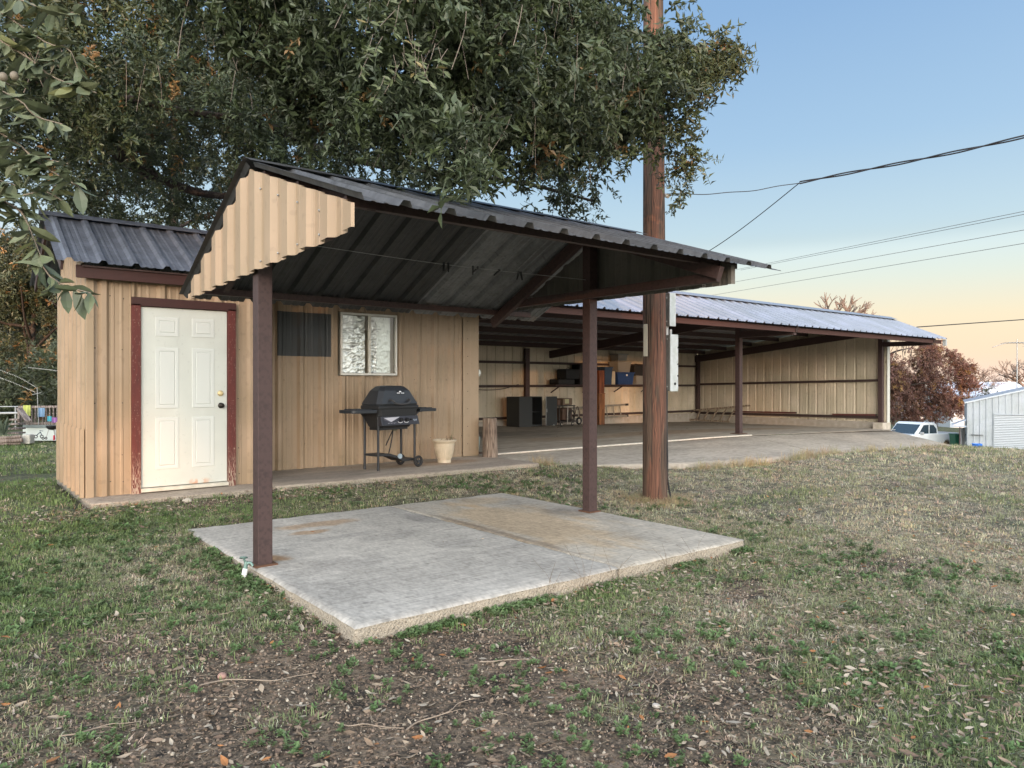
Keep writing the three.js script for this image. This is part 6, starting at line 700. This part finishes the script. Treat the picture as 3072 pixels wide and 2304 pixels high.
  house(2786, 118, 4, 2.4, 'white farm building seen under the red-brown tree', [0.62, 0.6, 0.58], [0.4, 0.42, 0.45]); house(2744, 124, 3.4, 2.2, 'smaller pinkish farm building left of the white one', [0.6, 0.5, 0.5], [0.35, 0.35, 0.38]); house(2925, 85, 9, 3.6, 'pale blue metal roofed barn behind the white shed', [0.5, 0.54, 0.58], [0.5, 0.58, 0.7]);
  // red-brown oak
  { const q = gnd(W(2628, 1148, 62)), t = thing('russet_oak', 'broad oak with russet brown autumn leaves behind the carport end', 'tree', [q.x, q.y, q.z], -YAW); part('trunk', taper([[0, -0.3, 0], [0.1, 2, 0], [0, 4.5, 0.1], [0.2, 8, 0]], 0.4, 0.12, 16, 10, 0.3, 6), BARKM, t); for (let k = 0; k < 7; k++) { const a = k * 0.95, h = 2.6 + k * 0.6; part('limb', taper([[0, h, 0], [Math.cos(a) * 2.6, h + 1, Math.sin(a) * 2], [Math.cos(a) * 5, h + 1.4, Math.sin(a) * 3.6]], 0.15, 0.03, 10, 6), BARKM, t); }
    const L = []; for (let k = 0; k < 26; k++) { const a = k * 2.4, d = Math.sqrt((k + 0.5) / 26); L.push([Math.cos(a) * d * 5.6 - 0.3, 5.0 + rr(-3.0, 3.0) * (1 - d * 0.45) , Math.sin(a) * d * 3.4, rr(1.1, 1.7)]); } for (const [x, y, r] of [[7.2, 5.2, 1.2], [7.6, 5.8, 0.7], [6.2, 3.2, 1.3], [7, 2.4, 0.9], [5, 2.2, 1.3], [3, 1.8, 1.2], [0.8, 1.8, 1.3], [4.6, 7, 1], [6.4, 6.6, 0.7], [7.8, 4.2, 0.8], [8.1, 6, 0.35]]) L.push([x, y, 0, r]); crown(t, L, 1300, 2.6, [0.12, 0.06, 0.046], { warm: 0.1 });
    part('bare_twigs', merge(Array.from({ length: 70 }, () => { const a = rr(-7, 3), h = rr(7.2, 8.4), e = V3(a + rr(-0.7, 0.7), h + rr(0.6, 1.8), rr(-1, 1)); return rod(V3(a, h - 0.8, 0), e, 0.035, 0.012, 4); })), TWIG, t).userData.kind = 'stuff'; }
  const BM = mat(0.2, 0.16, 0.14, 0.9), BM2 = mat(0.13, 0.105, 0.1, 0.9);
  bareTree('bare_tree', 'bare spreading tree right of the russet oak', gnd(W(2905, 1148, 85), 0.2), 8.4, 31, BM, 'bare trees on the right', 6, 0.75); bareTree('bare_tree', 'tall bare tree at the right edge behind the aerial', gnd(W(3085, 1148, 70), 0), 9.8, 57, BM, 'bare trees on the right', 6, 0.7); bareTree('bare_tree', 'bare tree behind the white shed roof, lower than its neighbours', gnd(W(2985, 1148, 95), 0), 7.8, 77, BM2, 'bare trees on the right', 6, 0.75); bareTree('bare_tree', 'small bare tree in front of the green field beyond the truck', gnd(W(2728, 1148, 70), 0), 3.4, 91, mat(0.45, 0.42, 0.38, 0.9), 'bare trees on the right', 4, 0.5); bareTree('bare_tree', 'dense bare thicket tree between the russet oak and white shed', gnd(W(2880, 1148, 92), 0), 6.2, 113, BM2, 'bare trees on the right', 6, 0.8); bareTree('bare_tree', 'bare tree above the carport ridge left of the russet oak', gnd(W(2500, 1148, 70), 0), 17.5, 131, BM, 'bare trees on the right', 6, 0.6);
  { const q = gnd(W(2965, 1148, 80)), t = thing('juniper', 'dark green juniper behind the white shed roof', 'tree', [q.x, q.y, q.z]); part('trunk', taper([[0, -0.2, 0], [0, 2, 0], [0.1, 4, 0]], 0.15, 0.05, 8, 7), BARKM, t); crown(t, [[0, 3.8, 0, 1.2], [0.9, 3.4, 0, 0.9], [-0.8, 3.2, 0, 0.8]], 260, 2.6, [0.05, 0.06, 0.03]); }
  { // far woods as one mass
    const gs = []; for (let k = 0; k < 1500; k++) { const u = rr(2560, 3300), out = rr(125, 200), q = W(u, 1148, out); q.y = land(q.x, q.z) - 0.3; const h = rr(3, 6.5); gs.push(rod(q, q.clone().add(V3(rr(-0.6, 0.6), h, rr(-0.6, 0.6))), 0.16, 0.03, 3)); for (let j = 0; j < 4; j++) { const m = q.clone().add(V3(0, h * rr(0.3, 0.8), 0)); gs.push(rod(m, m.clone().add(V3(rr(-1.8, 1.8), rr(0.4, 2), rr(-1.8, 1.8))), 0.07, 0.02, 3)); } }
    const o2 = part(numbered('far_woods'), merge(gs), mat(0.15, 0.125, 0.12, 0.95), scene); o2.userData = { kind: 'stuff', label: 'far leafless woods along the horizon at the right', category: 'woods' };
    const L2 = []; for (let k = 0; k < 26; k++) { const q = gnd(W(2550 + k * 30 + rr(-20, 20), 1148, rr(130, 170))); L2.push([q.x, q.y + rr(0.6, 1.8), q.z, rr(1.2, 2.2)]); } const it = []; for (const [x, y, z, r] of L2) for (let i = 0; i < 60; i++) it.push([x + rr(-r, r), y + rr(-r, r) * 0.8, z + rr(-r, r), rr(-1, 1), R() * 6, rr(-1, 1), 5, undefined, C(rr(0.08, 0.14), rr(0.07, 0.11), rr(0.06, 0.09))]); scatter('far_scrub', 'low brown scrub at the foot of the far woods', 'scrub', SP[0], LEAFM, it);
  }
}
scene.traverse((o) => { if (o.isMesh) { o.castShadow = true; o.receiveShadow = true; } });
renderer.render(scene, camera);
